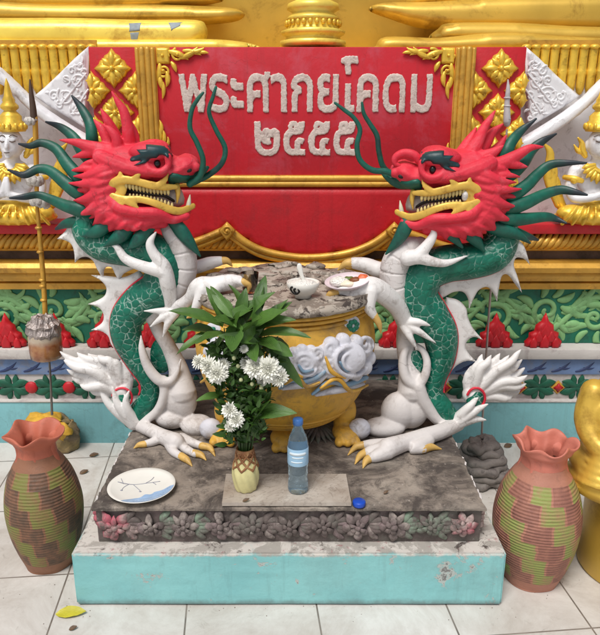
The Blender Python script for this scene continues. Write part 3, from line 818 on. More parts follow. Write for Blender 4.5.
# lettering
def lettering(txt, x0, x1, ytop, ybot, name, mat_, bold):
    cu = bpy.data.curves.new('txt', 'FONT'); cu.body = txt; cu.size = 1; cu.extrude = .05; cu.bevel_depth = bold; cu.bevel_resolution = 1; cu.resolution_u = 6
    o = bpy.data.objects.new('txt', cu); COL.objects.link(o)
    dg = bpy.context.evaluated_depsgraph_get(); me = bpy.data.meshes.new_from_object(o.evaluated_get(dg))
    vs = np.array([v.co[:] for v in me.vertices]); lo, hi = vs.min(0), vs.max(0)
    a, c = U(x0, ybot, YS), U(x1, ytop, YS)
    sx, sz = (c.x - a.x) / (hi[0] - lo[0]), (c.z - a.z) / (hi[1] - lo[1])
    mb = MB(); mb.add([(a.x + (v.co.x - lo[0]) * sx, YS + .004 - (v.co.z - lo[2]) * .009 / (hi[2] - lo[2]), a.z + (v.co.y - lo[1]) * sz) for v in me.vertices], [tuple(p.vertices) for p in me.polygons])
    bpy.data.objects.remove(o); bpy.data.curves.remove(cu)
    mb = fuse(mb, .0024, 0)
    for v in mb.v:
        n = noise.noise_vector(v * 95); n2 = noise.noise_vector(v * 260); v += Vector((n.x * .0026 + n2.x * .0012, n2.y * .0008, n.z * .0026 + n2.z * .0012))
    return build(name, mb, mat_, sign)
lettering('พระศากยโคดม', 180, 434, 56, 113, 'lettering', LETT, .024)
lettering('๒๕๕๕', 255, 356, 121, 156, 'lettering', LETT, .024)

# ================================================================== PILASTERS with gold lattice flowers
def rosette_bm(cx, cz, h, Y, clip=0):
    """diamond flower of gold leaves; clip -1 / 1 keeps only its left / right half"""
    b = MB()
    d = [(0, h), (h * .20, h * .74), (h * .40, h * .64), (h * .47, h * .47), (h * .64, h * .40), (h * .74, h * .20), (h, 0)]
    q = [(x, z) for x, z in d] + [(x, -z) for x, z in d[::-1]][1:] + [(-x, -z) for x, z in d][1:] + [(-x, z) for x, z in d[::-1]][1:-1]
    if clip: q = [p for p in q if p[0] * clip >= -1e-6]
    inflate_w(b, [(cx + x, cz + z) for x, z in q], Y, .012, .010, smooth=0, sp=.01)
    for k in range(8):
        a = k * pi / 4
        if clip and cos(a) * clip < -.1: continue
        L = h * (.86 if k % 2 == 0 else .66)
        comma(b, cx + h * .16 * cos(a), cz + h * .16 * sin(a), L * .82, a, .0, h * (.2 if k % 2 == 0 else .17), Y - .01, .8, 4)
        for s in (-1, 1):
            if k % 2 == 0: comma(b, cx + h * .4 * cos(a) , cz + h * .4 * sin(a), h * .3, a + s * .7, s * .9, h * .09, Y - .011, .8, 4)
    ell(b, (cx + (.06 * h * clip), Y - .016, cz), (h * .15, .012, h * .15), 12, 8)
    return b
def pilaster(xa, xb, sgn, label):
    t = thing('lattice_pilaster', label, 'pilaster', U((xa + xb) / 2, 225, 2.62), 'red pilasters with gold lattice flowers')
    Yp = 2.615; X0, X1 = wx(xa, 47, Yp), wx(xb, 47, Yp); zt_, zb_ = wz(47, Yp), wz(224, Yp)
    b = MB(); box(b, (X0, Yp, zb_), (X1, Yp + .1, zt_), .003); build('panel', b, REDL, t, auto=40)
    xm = (X0 + X1) / 2; h = .069; n = 0; z = zt_ - .073
    stp = .152
    while z > zb_ + .05:
        build('rosette', rosette_bm(xm, z, h, Yp - .004), GOLD, t); z -= stp
    z = zt_ - .073 + stp / 2
    while z > zb_ + .05:
        for X, cl in ((X0 + .003, 1), (X1 - .003, -1)):
            if z < zt_ - .03: build('rosette', rosette_bm(X, z, h, Yp - .004, cl), GOLD, t)
        z -= stp
pilaster(88, 135, 1, 'red pilaster with gold diamond flowers left of the lettered panel')
pilaster(476, 527, -1, 'red pilaster with gold diamond flowers right of the lettered panel')

# ================================================================== GOLDEN BUDDHA'S SEAT ABOVE
bud = thing('buddha_statue', 'huge golden seated statue, only its seat and robe folds in view', 'statue', U(300, 47, 2.95))
FOLDS = []
def fold(name, pxs, Y, T, R, m=GOLDB, sp=.025): 
    b = MB(); inflate(b, pxs, Y, T, R, smooth=4, sp=sp); FOLDS.append(b); return build(name, b, m, bud)
b = MB(); a, c = U(-250, 60, 3.15), U(850, -60, 3.15); box(b, (a.x, 3.15, a.z), (c.x, 3.4, c.z + .5), .01); build('seat_back', b, GOLDB, bud)
strip('seat_ledge', 2.76, wz(50, 2.76) - .02, wz(47.5, 2.76), GOLDB, .45, .004, bud)
fold('robe_fold', [(-200, 17), (0, 18), (70, 18), (140, 20), (195, 20), (206, 26), (207, 38), (200, 46), (190, 52), (0, 52), (-200, 52)], 2.88, .055, .045, GOLDY)
fold('robe_fold', [(-200, 38), (0, 39), (100, 39), (190, 39), (225, 40), (252, 44), (258, 50), (200, 54), (0, 54), (-200, 54)], 2.83, .055, .045, GOLDY)
fold('robe_fold', [(-200, -20), (0, 0), (60, 4), (130, 4), (200, 6), (236, 9), (244, 17), (220, 24), (120, 28), (0, 28), (-200, 28)], 3.05, .055, .045)
fold('robe_fold', [(-200, -70), (0, -36), (110, -24), (200, -12), (222, 2), (150, 10), (60, 12), (0, 12), (-200, 12)], 3.09, .055, .045)
fold('robe_fold', [(368, 10), (384, 3), (430, 2), (500, -2), (640, -6), (820, -10), (820, 34), (660, 34), (600, 34), (520, 32), (460, 32), (440, 30), (418, 28), (392, 20)], 2.99, .055, .045)
fold('robe_fold', [(376, 46), (386, 37), (430, 38), (450, 37), (480, 34), (520, 33), (600, 38), (820, 40), (820, 54), (600, 54), (382, 54)], 2.83, .055, .045)
fold('robe_fold', [(430, 40), (438, 29), (452, 23), (520, 23), (600, 27), (820, 28), (820, 48), (600, 48), (520, 46), (470, 46)], 2.92, .055, .045)
fold('robe_fold', [(408, 8), (411, -6), (440, -12), (600, -18), (820, -34), (820, 6), (600, 6), (500, 6), (440, 9)], 3.06, .055, .045)
GFB = bvh_of(FOLDS[0])
for pq in ([(124, 21), (137, 20), (136, 29), (125, 30)], [(164, 20), (179, 19.5), (177, 24), (168, 29)], [(126, 31), (135, 30.5), (133, 45), (127, 45)]):
    b = MB(); drape(b, pq, 2.88, GFB, .0012, .004, smooth=0, lift=.12); build('peeled_patch', b, mat('bare primer', (.55, .60, .62) if pq[0][1] < 30 else (.80, .76, .55), .6, var=.2, vs=40), bud)
b = MB(); k = K(2.80, 47); c = U(313, 47, 2.80)
lathe(b, [(0, 0), (33 * k, 0), (33 * k, 5 * k), (28 * k, 6 * k), (27 * k, 9 * k), (31 * k, 11 * k), (32 * k, 14 * k), (26 * k, 16 * k), (25 * k, 18 * k), (25 * k, 24 * k), (27 * k, 25 * k), (24 * k, 28 * k), (20 * k, 31 * k), (26 * k, 34 * k), (25 * k, 39 * k), (18 * k, 42 * k), (12 * k, 46 * k), (16 * k, 50 * k), (14 * k, 56 * k), (0, 60 * k)], c, 32)
fin = build('gold_finial', b, GOLDY, loc=c); tag(fin, 'small tiered gold pedestal standing on top of the red panel', 'finial')
b = MB()
for j in range(26):
    a = 2 * pi * j / 26; ell(b, c + Vector((26.5 * k * cos(a), 26.5 * k * sin(a), 21 * k)), (2.2 * k, 2.2 * k, 3 * k), 8, 6)
build('beading', b, GOLD, fin)

# ================================================================== ALTAR PLINTH
HP, HS = .172, .291
YF, YB = 1.60, 2.565
XC = -.031
pl = thing('altar_plinth', 'turquoise altar plinth with sooty slab and carved flower frieze', 'plinth', (XC, 2.05, 0))
hw = .60
b = MB(); vs_ = []
bm = bmesh.new(); bmesh.ops.create_cube(bm, size=1)
for v in bm.verts: v.co = Vector((XC + v.co.x * 2 * hw, (YF + YB) / 2 + v.co.y * (YB - YF), HP / 2 + v.co.z * HP))
bmesh.ops.bevel(bm, geom=[e for e in bm.edges], offset=.006, segments=2, affect='EDGES')
bmesh.ops.subdivide_edges(bm, edges=[e for e in bm.edges if e.calc_length() > .1], cuts=24, use_grid_fill=True)
for v in bm.verts:
    n = noise.noise(v.co * 9) * .003 + noise.noise(v.co * 40) * .0012; v.co += v.co.normalized() * 0 + Vector((0, -n, n * .6))
bm.verts.index_update(); b.add([v.co.copy() for v in bm.verts], [tuple(v.index for v in f.verts) for f in bm.faces])
b.mi = [1 if (f.normal.z > .7 or f.calc_center_median().z > HP - .010 - .006 * noise.noise(f.calc_center_median() * 25)) else 0 for f in bm.faces]; bm.free()
build('base', b, PLINTH, pl, auto=40)
YS0 = 1.64; sw = .545
def rough_slab(x0, y0, z0, x1, y1, z1, amp):
    nx, ny = 70, 60; b = MB(); vs_ = []; fs_ = []
    def rag(p, s): return noise.noise(Vector(p) * s)
    for j in range(ny + 1):
        for i in range(nx + 1):
            x, y = x0 + (x1 - x0) * i / nx, y0 + (y1 - y0) * j / ny
            e = 0
            if i in (0, nx): x += amp * 1.5 * rag((x, y, 1), 28) * 1.2
            if j == 0: y += amp * 1.5 * rag((x, y, 5), 28)
            if i in (0, nx) or j == 0: e = -amp * (.7 + abs(rag((x, y, 9), 40)) * 1.5)
            vs_.append((x, y, z1 + e + amp * .35 * rag((x, y, 0), 14) + amp * .2 * rag((x, y, 2), 50)))
    st = nx + 1
    for j in range(ny):
        for i in range(nx): fs_.append((j * st + i, j * st + i + 1, (j + 1) * st + i + 1, (j + 1) * st + i))
    rim = [i for i in range(st)] + [j * st + nx for j in range(1, ny + 1)] + [ny * st + i for i in range(nx - 1, -1, -1)] + [j * st for j in range(ny - 1, 0, -1)]
    o = len(vs_)
    for i in rim: vs_.append((vs_[i][0], vs_[i][1], z0))
    n = len(rim)
    for q in range(n): fs_.append((rim[q], o + q, o + (q + 1) % n, rim[(q + 1) % n]))
    fs_.append(tuple(o + q for q in range(n))); b.add(vs_, fs_); return b
build('slab', rough_slab(XC - sw, YS0, .280, XC + sw, YB, HS, .0035), SLAB, pl, auto=50)
b = MB(); box(b, (XC - sw + .006, YS0 + .014, HP - .004), (XC + sw - .006, YB, .282), .004)
FR_SOOT = m_frieze('sooty frieze', (.46, .40, .39), (.42, .41, .38), .48)
FR_PINK = m_frieze('pink frieze flower', (.70, .36, .41), (.68, .60, .58), .44)
FR_GREEN = m_frieze('green frieze leaf', (.50, .58, .50), (.44, .45, .41), .45)
FR_GREY = m_frieze('grey frieze flower', (.62, .58, .55), (.52, .45, .45), .46)
FR_YEL = m_frieze('ochre frieze leaf', (.70, .52, .24), (.60, .48, .36), .38)
fz = build('frieze', b, FR_SOOT, pl, auto=40)
rg = random.Random(11)
def frieze_flower(x, y, z, r, m, side=0):
    """carved lotus: two rings of pointed petals round a button; side 0 faces front, -1/1 the ends of the plinth"""
    b = MB(); Rr = Matrix.Rotation(side * pi / 2, 3, 'Z')
    a0 = rg.uniform(-.15, .15)
    for rr0, cnt, dd, off in ((r * 1.05, 8, .0, 0), (r * .64, 6, .008, .5)):
        for k in range(cnt):
            if rg.random() < .10: continue
            a = 2 * pi * (k + off) / cnt + a0 + rg.uniform(-.12, .12); rr = rr0 * rg.uniform(.86, 1.08)
            pts = [(rr * f * cos(a), -dd - .010 * sin(pi * f), rr * f * sin(a), rr * wd_) for f, wd_ in ((.1, .10), (.35, .22), (.65, .26), (.88, .13), (1.02, .02))]
            stube(b, [(*(Vector((x, y, z)) + Rr @ Vector(q[:3])), q[3]) for q in pts], 3, 8, .42 if side == 0 else 1)
    ell(b, Vector((x, y, z)) + Rr @ Vector((0, -.017, 0)), (r * .2, r * .16, r * .2), 10, 8)
    for q in b.v: q += noise.noise_vector(q * 60) * .0032
    return build('frieze_flower', b, m, fz)
def frieze_leaf(x, y, z, L, a, m, side=0):
    b = MB(); R = Matrix.Rotation(side * pi / 2, 3, 'Z')
    pts = []; ang = a; p = [0, 0]
    for i in range(7):
        t = i / 6; pts.append((p[0], p[1], .012 * sin(pi * t) + .003, max(.002, L * .17 * sin(pi * min(1, .15 + .85 * t))))); ang += .22; p = [p[0] + cos(ang) * L / 6, p[1] + sin(ang) * L / 6]
    stube(b, [(*(Vector((x, y, z)) + R @ Vector((q[0], -q[2], q[1]))), q[3]) for q in pts], 2, 8, .6)
    for q in b.v: q += noise.noise_vector(q * 60) * .002
    return build('frieze_leaf', b, m, fz)
zc_ = (HP + .280) / 2 + .001
xs = np.linspace(XC - sw + .06, XC + sw - .06, 11)
for i, x in enumerate(xs):
    e = min(i, 10 - i)
    m = FR_PINK if e == 0 else (FR_GREEN if (i == 9) else (FR_GREY if e in (1, 2, 3) else FR_SOOT))
    frieze_flower(x + rg.uniform(-.004, .004), YS0 + .013, zc_ + rg.uniform(-.003, .003), rg.uniform(.041, .051), m)
    for q, (dx, dz, L, a, cu) in enumerate(((.036, .004, .05, .75, -2.2), (.036, -.004, .05, -.75, 2.2), (.052, .040, .05, 3.6, 1.2), (.052, -.040, .05, 2.7, -1.2), (.066, .012, .046, 2.3, 2.0), (.066, -.012, .046, -2.3, -2.0), (.052, .0, .03, .0, .3))):
        mm = FR_GREEN if e in (1, 2) else (FR_PINK if e == 0 and q % 2 else (FR_YEL if i == 10 else FR_GREY if q % 3 == 0 else FR_SOOT))
        if x + dx > XC + sw - .03: continue
        b = MB(); comma(b, x + dx, zc_ + dz, L * rg.uniform(.9, 1.1), a, cu, .0115, YS0 + .013, .8)
        for v in b.v: v += noise.noise_vector(v * 60) * .0016
        build('frieze_leaf', b, mm, fz)
for sd_ in (-1, 1):
    X = XC + sd_ * (sw - .008)
    for j, y in enumerate(np.linspace(YS0 + .07, 2.2, 7)): frieze_flower(X, y, zc_, .04, FR_PINK if j < 2 else FR_SOOT, sd_)
# chips of white plaster along the slab's side edges
b = MB()
for sd_ in (-1, 1):
    for j in range(18):
        y = rg.uniform(YS0 + .05, 2.2); b = MB(); ell(b, (XC + sd_ * (sw + .0), y, HS - .006), (rg.uniform(.002, .004), rg.uniform(.006, .022), rg.uniform(.003, .007)), 10, 6)
        for q in b.v: q += noise.noise_vector(q * 90) * .004
        build('plaster_chip', b, WHTG, pl)

# ================================================================== OFFERING URN
UX, UY = (285 - 300) * K(2.15, 285), 2.15
urn = thing('offering_urn', 'big yellow footed urn with cloud reliefs and crusted top between the dragons', 'urn', (UX, UY, HS))
UT = .793
prof = [(.0, .35), (.12, .352), (.195, .375), (.25, .43), (.283, .51), (.297, .59), (.295, .65), (.284, .70), (.272, .722), (.270, .735), (.278, .742), (.274, .752), (.282, .758), (.276, .766)]
ub = MB(); lathe(ub, catmull(prof, 3), (UX, UY, 0), 56)
build('bowl', ub, YEL, urn); ubv = bvh_of(ub)
for zr_, rr_ in ((.373, .197), (.388, .214), (.404, .23)): 
    b = MB(); lathe(b, [(rr_ + .006 * cos(a), zr_ + .005 * sin(a)) for a in np.linspace(0, 2 * pi, 9)], (UX, UY, 0), 48); build('ring_moulding', b, YEL, urn)
for zr_, rr_ in ((.728, .272), (.745, .278), (.760, .284)):
    b = MB(); lathe(b, [(rr_ + .006 * cos(a), zr_ + .006 * sin(a)) for a in np.linspace(0, 2 * pi, 9)], (UX, UY, 0), 48); build('ring_moulding', b, YEL, urn)
def crust(th, i):
    n = noise.noise(Vector((cos(th) * 4, sin(th) * 4, i * .7))); n2 = noise.noise(Vector((cos(th) * 14, sin(th) * 14, i * 1.3)))
    return (n * .016 + n2 * .010, n * .008 + n2 * .007)
b = MB(); lathe(b, [(.26, .765), (.284, .764), (.296, .770), (.300, .781), (.297, .792), (.285, .798), (.25, .795), (.20, .797), (.15, .793), (.1, .796), (.05, .795), (.003, .796)], (UX, UY, 0), 90, crust)
build('crusted_rim', b, CRUST, urn)
# lumps of soot and stone on the top, towards the back
b = MB(); rg = random.Random(2)
for _ in range(34):
    b = MB(); a = rg.uniform(.1, pi - .1); r = rg.uniform(.10, .27); ell(b, (UX + r * cos(a), UY + r * sin(a), UT + rg.uniform(-.004, .012)), (rg.uniform(.02, .06), rg.uniform(.012, .03), rg.uniform(.006, .014)), 12, 8)
    for q in b.v: q += noise.noise_vector(q * 40) * .007
    build('soot_lump', b, CRUST, urn)
for _ in range(40):
    b = MB(); a = rg.uniform(0, 2 * pi); r = rg.uniform(.22, .30); ell(b, (UX + r * cos(a), UY + r * sin(a), UT - .003), (rg.uniform(.006, .018), rg.uniform(.006, .018), rg.uniform(.004, .01)), 8, 6)
    for q in b.v: q += noise.noise_vector(q * 40) * .007
    build('crust_lump', b, CRUST, urn)
# cloud reliefs
def on_urn(x, y, lift=0.0):
    o = Vector((0, 0, CAMH)); d = ray(x, y).normalized(); h = ubv.ray_cast(o, d, 10)
    if h[0] is None: return None
    n = h[1]; n = n if n.dot(d) < 0 else -n
    return h[0] + n * lift
def urn_path(mb, pts, lift, n=5, fy=1):
    c = []
    for x, y, r in pts:
        p = on_urn(x, y, lift)
        if p is not None: c.append((*p, r * .0031))
    if len(c) > 1: stube(mb, c, n, 10)
def urn_spiral(mb, cx, cy, r, turns, a0, th, lift, hand=1):
    n = int(12 * turns); urn_path(mb, [(cx + r * (1 - .85 * i / n) * cos(a0 + hand * turns * 2 * pi * i / n), cy + r * (1 - .85 * i / n) * sin(a0 + hand * turns * 2 * pi * i / n), th * (1 - .3 * i / n)) for i in range(n + 1)], lift, 2)
for (cx, cy, sc) in ((345, 358, 1.12), (304, 362, .8), (230, 356, 1.0)):
    cl = MB()
    for k in range(11):
        a = 2 * pi * k / 11; p = on_urn(cx + 20 * sc * cos(a), cy + 15 * sc * sin(a), .0)
        if p is not None: ell(cl, p, (8 * sc * .0031, 5.5 * sc * .0031, 8 * sc * .0031), 16, 10)
    p = on_urn(cx, cy, -.002)
    if p is not None: ell(cl, p, (19 * sc * .0031, 8 * sc * .0031, 16 * sc * .0031), 20, 12)
    urn_spiral(cl, cx, cy, 15 * sc, 2.1, .5, 2.2 * sc, .021 * sc); urn_spiral(cl, cx + 14 * sc, cy - 13 * sc, 8 * sc, 1.3, 2, 2.4 * sc, .015, -1)
    urn_spiral(cl, cx - 14 * sc, cy - 9 * sc, 7 * sc, 1.3, 1, 2.2 * sc, .015); urn_spiral(cl, cx - 15 * sc, cy + 8 * sc, 7 * sc, 1.2, 4, 2.2 * sc, .015)
    cr = build('cloud_relief', fuse(cl, .0032, 1), LAV, urn)
    st_ = MB(); urn_path(st_, [(cx - 30 * sc, cy + 30 * sc, 1.5), (cx - 16 * sc, cy + 20 * sc, 2.6), (cx, cy + 22 * sc, 2.8), (cx + 16 * sc, cy + 16 * sc, 2.6), (cx + 28 * sc, cy + 6 * sc, 1.4)], .012)
    urn_path(st_, [(cx - 8 * sc, cy + 2 * sc, 1.3), (cx - 2 * sc, cy + 9 * sc, 1.6), (cx + 8 * sc, cy + 7 * sc, 1.4)], .022)
    build('cloud_stripe', st_, CLB, cr)
    s3 = MB(); urn_path(s3, [(cx - 24 * sc, cy + 24 * sc, 1.2), (cx - 10 * sc, cy + 16 * sc, 2.2), (cx + 2 * sc, cy + 27 * sc, 2.2), (cx + 16 * sc, cy + 22 * sc, 1.2)], .018); urn_path(s3, [(cx - 20 * sc, cy - 2 * sc, 1.2), (cx - 15 * sc, cy + 10 * sc, 2.2), (cx - 4 * sc, cy + 15 * sc, 1.2)], .022)
    build('ochre_stripe', s3, YEL, cr)
    s2 = MB(); urn_path(s2, [(cx - 34 * sc, cy + 20 * sc, 2), (cx - 22 * sc, cy + 12 * sc, 3), (cx - 18 * sc, cy - 2, 2.6)], .006); urn_path(s2, [(cx - 26 * sc, cy + 32 * sc, 2), (cx - 6 * sc, cy + 27 * sc, 4.5), (cx + 14 * sc, cy + 24 * sc, 4), (cx + 26 * sc, cy + 16 * sc, 2.4)], .004)
    build('cloud_tail', s2, LAV, cr)
# painted cartouche
for q in ((351, 325), (214, 332)):
    p = on_urn(q[0], q[1], .0)
    if p is None: continue
    b = MB(); rr_ = Matrix.Rotation(.5 if q[0] > 285 else -.5, 3, 'Z'); ell(b, p, (.032, .010, .030), 18, 10, rr_); ca = build('cartouche', b, LAV, urn)
    b = MB()
    for k in range(7):
        a = 2 * pi * k / 7 + .3; ell(b, p + rr_ @ Vector((.013 * cos(a), -.010, .013 * sin(a))), (.010, .004, .008), 8, 6)
    build('painted_leaf', b, GPAN, ca)
# feet
def urn_leg(x, y, lean, disc):
    b = MB(); s = .0032
    bx, by = UX + (x - UX) * .72, UY + (y - UY) * .72
    stube(b, [(bx, by, .42, .05), (x, y, .40, .042), (x + lean * .01, y - .01, .37, .035), (x, y, .345, .031), (x + lean * .012, y - .03, .315, .034), (x + lean * .02, y - .05, .306, .022)], 5, 14)
    ell(b, (x + lean * .014, y - .03, .318), (.05, .06, .030), 14, 8)
    for k in (-1, 0, 1): ell(b, (x + lean * .014 + k * .028, y - .082, .306), (.016, .024, .016), 10, 6)
    lg = build('leg', fuse(b, .005, 2), YEL, urn)
    if disc:
        b = MB(); ell(b, (x + lean * .055, y - .045, .335), (.038, .03, .036), 14, 8); build('foot_boss', b, LAV, lg)
urn_leg(UX + .19, UY - .07, 1, True); urn_leg(UX - .19, UY - .07, -1, True); urn_leg(UX + .0, UY - .11, 0, False); urn_leg(UX, UY + .19, 0, False)
# carved acanthus tuft under the bowl
b = MB()
for k in range(9):
    a = -1.25 + k * .31; p = G(318, 436, HS)
    stube(b, [(p.x, p.y + .05, HS + .002, .010), (p.x + .03 * sin(a), p.y + .02, HS + .012, .013), (p.x + .065 * sin(a), p.y - .012 - .02 * cos(a), HS + .005, .008), (p.x + .085 * sin(a), p.y - .024 - .03 * cos(a), HS + .001, .002)], 4, 8, .6)
ell(b, (p.x, p.y + .04, HS), (.05, .04, .022))
build('carved_tuft', b, m_frieze('worn green carving', (.45, .50, .44), (.54, .50, .46), .42), urn)

# ================================================================== DRAGONS
YD = 2.15
SD = .0033
def slab_d(py):                     # depth offset (px) of the slab's top under photo row py
    return (YD - G(300, py, HS).y) / SD
def dragon(side, label):
    R = side == 'right'
    Yh = YD - .02
    t = thing('dragon_statue', label, 'statue', U(150 if not R else 440, 425, YD), 'painted dragon statues flanking the urn')
    hm = (lambda x, y: (590 - x, y + 6)) if R else (lambda x, y: (x, y))
    sg = -1 if R else 1
    def D(mb, pts, n=6, seg=12, fy=1, fn=1, m=None):
        c = []
        for p in pts:
            x, y, d, r = p
            if m: x, y = m(x, y)
            if d is None: d = slab_d(y + r * .85)
            q = U(x, y, YD - d * SD); c.append((*q, r * SD))
        stube(mb, c, n, seg, fy, fn)
    def E(mb, x, y, d, r, m=None, rot=None):
        if m: x, y = m(x, y)
        ell(mb, U(x, y, YD - d * SD), (r[0] * SD, r[2] * SD, r[1] * SD), 36, 22, rot)
    def H(pxs): return [hm(x, y) for x, y in pxs]
    # ---- head
    hb_ = MB()
    upper = [(112, 184), (128, 178), (150, 181), (168, 184), (182, 184), (194, 177), (200, 168), (199, 160), (193, 155), (185, 153), (178, 156), (172, 153), (169, 145), (162, 140), (150, 139), (136, 143), (122, 142), (108, 146), (96, 153), (90, 165), (86, 180), (84, 195), (84, 206), (90, 213), (100, 220), (115, 226), (135, 229), (155, 227), (172, 224), (185, 219), (191, 213), (190, 207), (180, 211), (170, 211), (158, 206), (145, 203), (130, 202), (114, 200), (106, 192)]
    inflate(hb_, H(upper), YD, .080, .075, smooth=2, sp=.009)
    for q in (1, -1):
        E(hb_, 150, 152, 17 * q, (19, 9, 11), hm); E(hb_, 140, 168, 17 * q, (20, 11, 12), hm); E(hb_, 184, 164, 8 * q, (13, 7.5, 8), hm); E(hb_, 194, 167, 10 * q, (6, 4.6, 4.6), hm); E(hb_, 176, 170, 9 * q, (14, 6.5, 9), hm)
        D(hb_, [(108, 196, 21 * q, 6), (120, 208, 26 * q, 6), (138, 212, 27 * q, 5), (156, 213, 25 * q, 5.5), (172, 219, 17 * q, 5), (186, 216, 12 * q, 4)], 5, 10, m=hm)
        D(hb_, [(112, 172, 20 * q, 6), (126, 168, 24 * q, 5), (142, 171, 25 * q, 4.5), (160, 174, 20 * q, 4), (174, 174, 15 * q, 4)], 5, 10, m=hm)
        D(hb_, [(98, 190, 20 * q, 8), (104, 206, 22 * q, 7), (118, 220, 22 * q, 6), (140, 225, 20 * q, 5), (164, 224, 14 * q, 4)], 5, 10, m=hm)
        D(hb_, [(146, 163, 24 * q, 3), (150, 170, 26 * q, 3.4), (160, 172, 26 * q, 3.4), (168, 166, 24 * q, 3), (168, 157, 23 * q, 3.6)], 5, 8, m=hm)
        D(hb_, [(133, 170, 22 * q, 7), (112, 163, 20 * q, 8), (100, 157, 16 * q, 7)], 5, 10, m=hm)
    # flame-shaped fringe of the mane, in two depths
    for (bx, by, tx, ty, r) in ((100, 172, 76, 176, 7), (98, 182, 71, 183, 7), (98, 194, 76, 200, 8), (100, 204, 80, 214, 8), (104, 212, 94, 224, 8), (116, 219, 108, 231, 7.5), (130, 222, 124, 233, 7), (146, 223, 143, 233, 6)):
        for d0, d1 in ((20, 13), (-20, -13)):
            D(hb_, [(bx + 14, by - 6, d0, r), (bx, by, d0 + 2, r * .85), ((bx * .45 + tx * .55), (by * .45 + ty * .55) + 1.5, d0, r * .5), (tx - .1 * (bx - tx), ty + .1 * (ty - by), d1, .8)], 5, 10, m=hm)
    for q in (1, -1):
        for (ax, ay, bx, by) in ((120, 170, 84, 177), (116, 178, 80, 186), (112, 192, 86, 200), (112, 203, 90, 214), (120, 212, 100, 224), (132, 216, 114, 230), (146, 218, 130, 231)):
            D(hb_, [(ax, ay, 24 * q, 1.8), ((ax + bx) / 2, (ay + by) / 2 + 2.5, 26 * q, 3), (bx, by, 18 * q, 1.2)], 4, 8, m=hm)
    if not R:
        ant = [[(124, 156, 4, 11), (108, 152, 6, 8.5), (92, 148, 8, 6.5), (78, 143, 8, 4), (60, 140, 8, 1)], [(96, 151, 8, 6), (86, 154, 9, 4.2), (73, 157, 9, 1)]]
        ups = [[(112, 150, 0, 7), (108, 141, 2, 5.5), (101, 128, 2, 4), (94, 120, 2, 1)], [(120, 148, -4, 7), (114, 132, -2, 5), (106, 118, 0, 3.5), (101, 109, 0, 1)], [(128, 147, 0, 7), (128, 130, 2, 5.5), (124, 112, 2, 4.5), (118, 102, 2, 3), (112, 92, 2, 1)], [(118, 150, 8, 6), (116, 138, 10, 4.5), (109, 129, 10, 3), (104, 126, 10, 1)], [(134, 147, -6, 6), (134, 134, -8, 4.5), (130, 120, -8, 1.2)]]
    else:
        ant = [[(470, 162, 4, 11), (484, 166, 6, 8.5), (500, 164, 8, 7), (516, 156, 8, 5.5), (530, 148, 8, 3.5), (543, 147, 8, 1)], [(508, 162, 8, 6), (517, 165, 9, 4), (527, 167, 9, 1)]]
        ups = [[(472, 152, 2, 8), (477, 143, 3, 6), (484, 128, 3, 4.2), (490, 119, 3, 3), (495, 111, 3, 1)], [(478, 156, -6, 7), (485, 145, -6, 6), (492, 133, -6, 4.2), (503, 124, -6, 1)], [(480, 158, 6, 7), (490, 154, 8, 5), (497, 150, 8, 3.4), (503, 146, 8, 1)], [(462, 152, -10, 6), (470, 140, -12, 5), (476, 128, -12, 1.2)], [(486, 160, -10, 6), (498, 148, -12, 5), (506, 136, -12, 1.2)]]
    for c in ant + ups: D(hb_, c, 6, 12)
    for q in (1, -1):
        for (ax, ay, bx, by, r) in ((100, 162, 80, 166, 4), (98, 170, 70, 171, 4.5), (100, 190, 70, 192, 4.5), (102, 200, 72, 207, 4.5), (106, 214, 88, 219, 4), (122, 222, 116, 234, 4), (138, 224, 134, 236, 4)):
            D(hb_, [(ax + 8, ay, 12 * q, r), ((ax + bx) / 2, (ay + by) / 2 - 1.5, 14 * q, r * .7), (bx, by, 10 * q, .8)], 5, 10, m=hm)
    hd_ = fuse(hb_, .0031, 1, .5); head = build('head', hd_, RED, t); hv = bvh_of(hd_)
    # ---- nostril, eye, brow, moustache
    for s_ in (1, -1):
        def patch(name, pxs, m, T, Rr, smooth=3, parent=head):
            b = MB(); drape(b, H(pxs), YD, hv, T, Rr, smooth=smooth, side=s_)
            if b.v: return build(name, b, m, parent)
        patch('brow', [(131, 157), (141, 154), (137, 149.5), (147, 149), (146, 144.5), (156, 145), (164, 146.5), (169, 152), (169, 158), (165, 155.5), (160, 155), (157, 158), (151, 158.5), (146, 163), (135, 165), (142, 160.5), (131, 161)], BROWC, .007, .006, 2)
        patch('moustache', [(165, 190), (166, 180), (172, 173), (182, 176), (192, 175), (202, 168), (206, 170), (200, 178), (192, 184), (184, 186), (174, 186), (170, 190)], GRNT, .010, .012, 2)
        b = MB()
        D(b, [(102, 189, 21 * s_, 1.5), (111, 185, 25 * s_, 2.8), (120, 180, 27 * s_, 3.2), (134, 181, 27 * s_, 3.0), (150, 185, 26 * s_, 3.0), (164, 187, 22 * s_, 2.8), (176, 187, 17 * s_, 2)], 6, 14, .6, 1.25, m=hm)
        D(b, [(112, 184, 26 * s_, 3.4), (120, 178, 27 * s_, 3), (120, 170, 27 * s_, .7)], 5, 12, .5, 1.2, m=hm)
        D(b, [(132, 180, 27 * s_, 2.4), (138, 175.5, 28 * s_, 2), (141, 171, 28 * s_, .7)], 4, 12, .5, 1.2, m=hm)
        D(b, [(158, 185, 25 * s_, 2.4), (165, 180, 23 * s_, 2.2), (168, 174, 22 * s_, .7)], 4, 12, .5, 1.2, m=hm)
        D(b, [(114, 186, 24 * s_, 3), (122, 188, 25 * s_, 3.6), (119, 196, 25 * s_, 3), (112, 191, 24 * s_, 2)], 4, 14, .5, 1.3, m=hm)
        lf = fuse(b, .0028, 1)
        build('upper_lip', lf, LIP, head)
        b = MB()
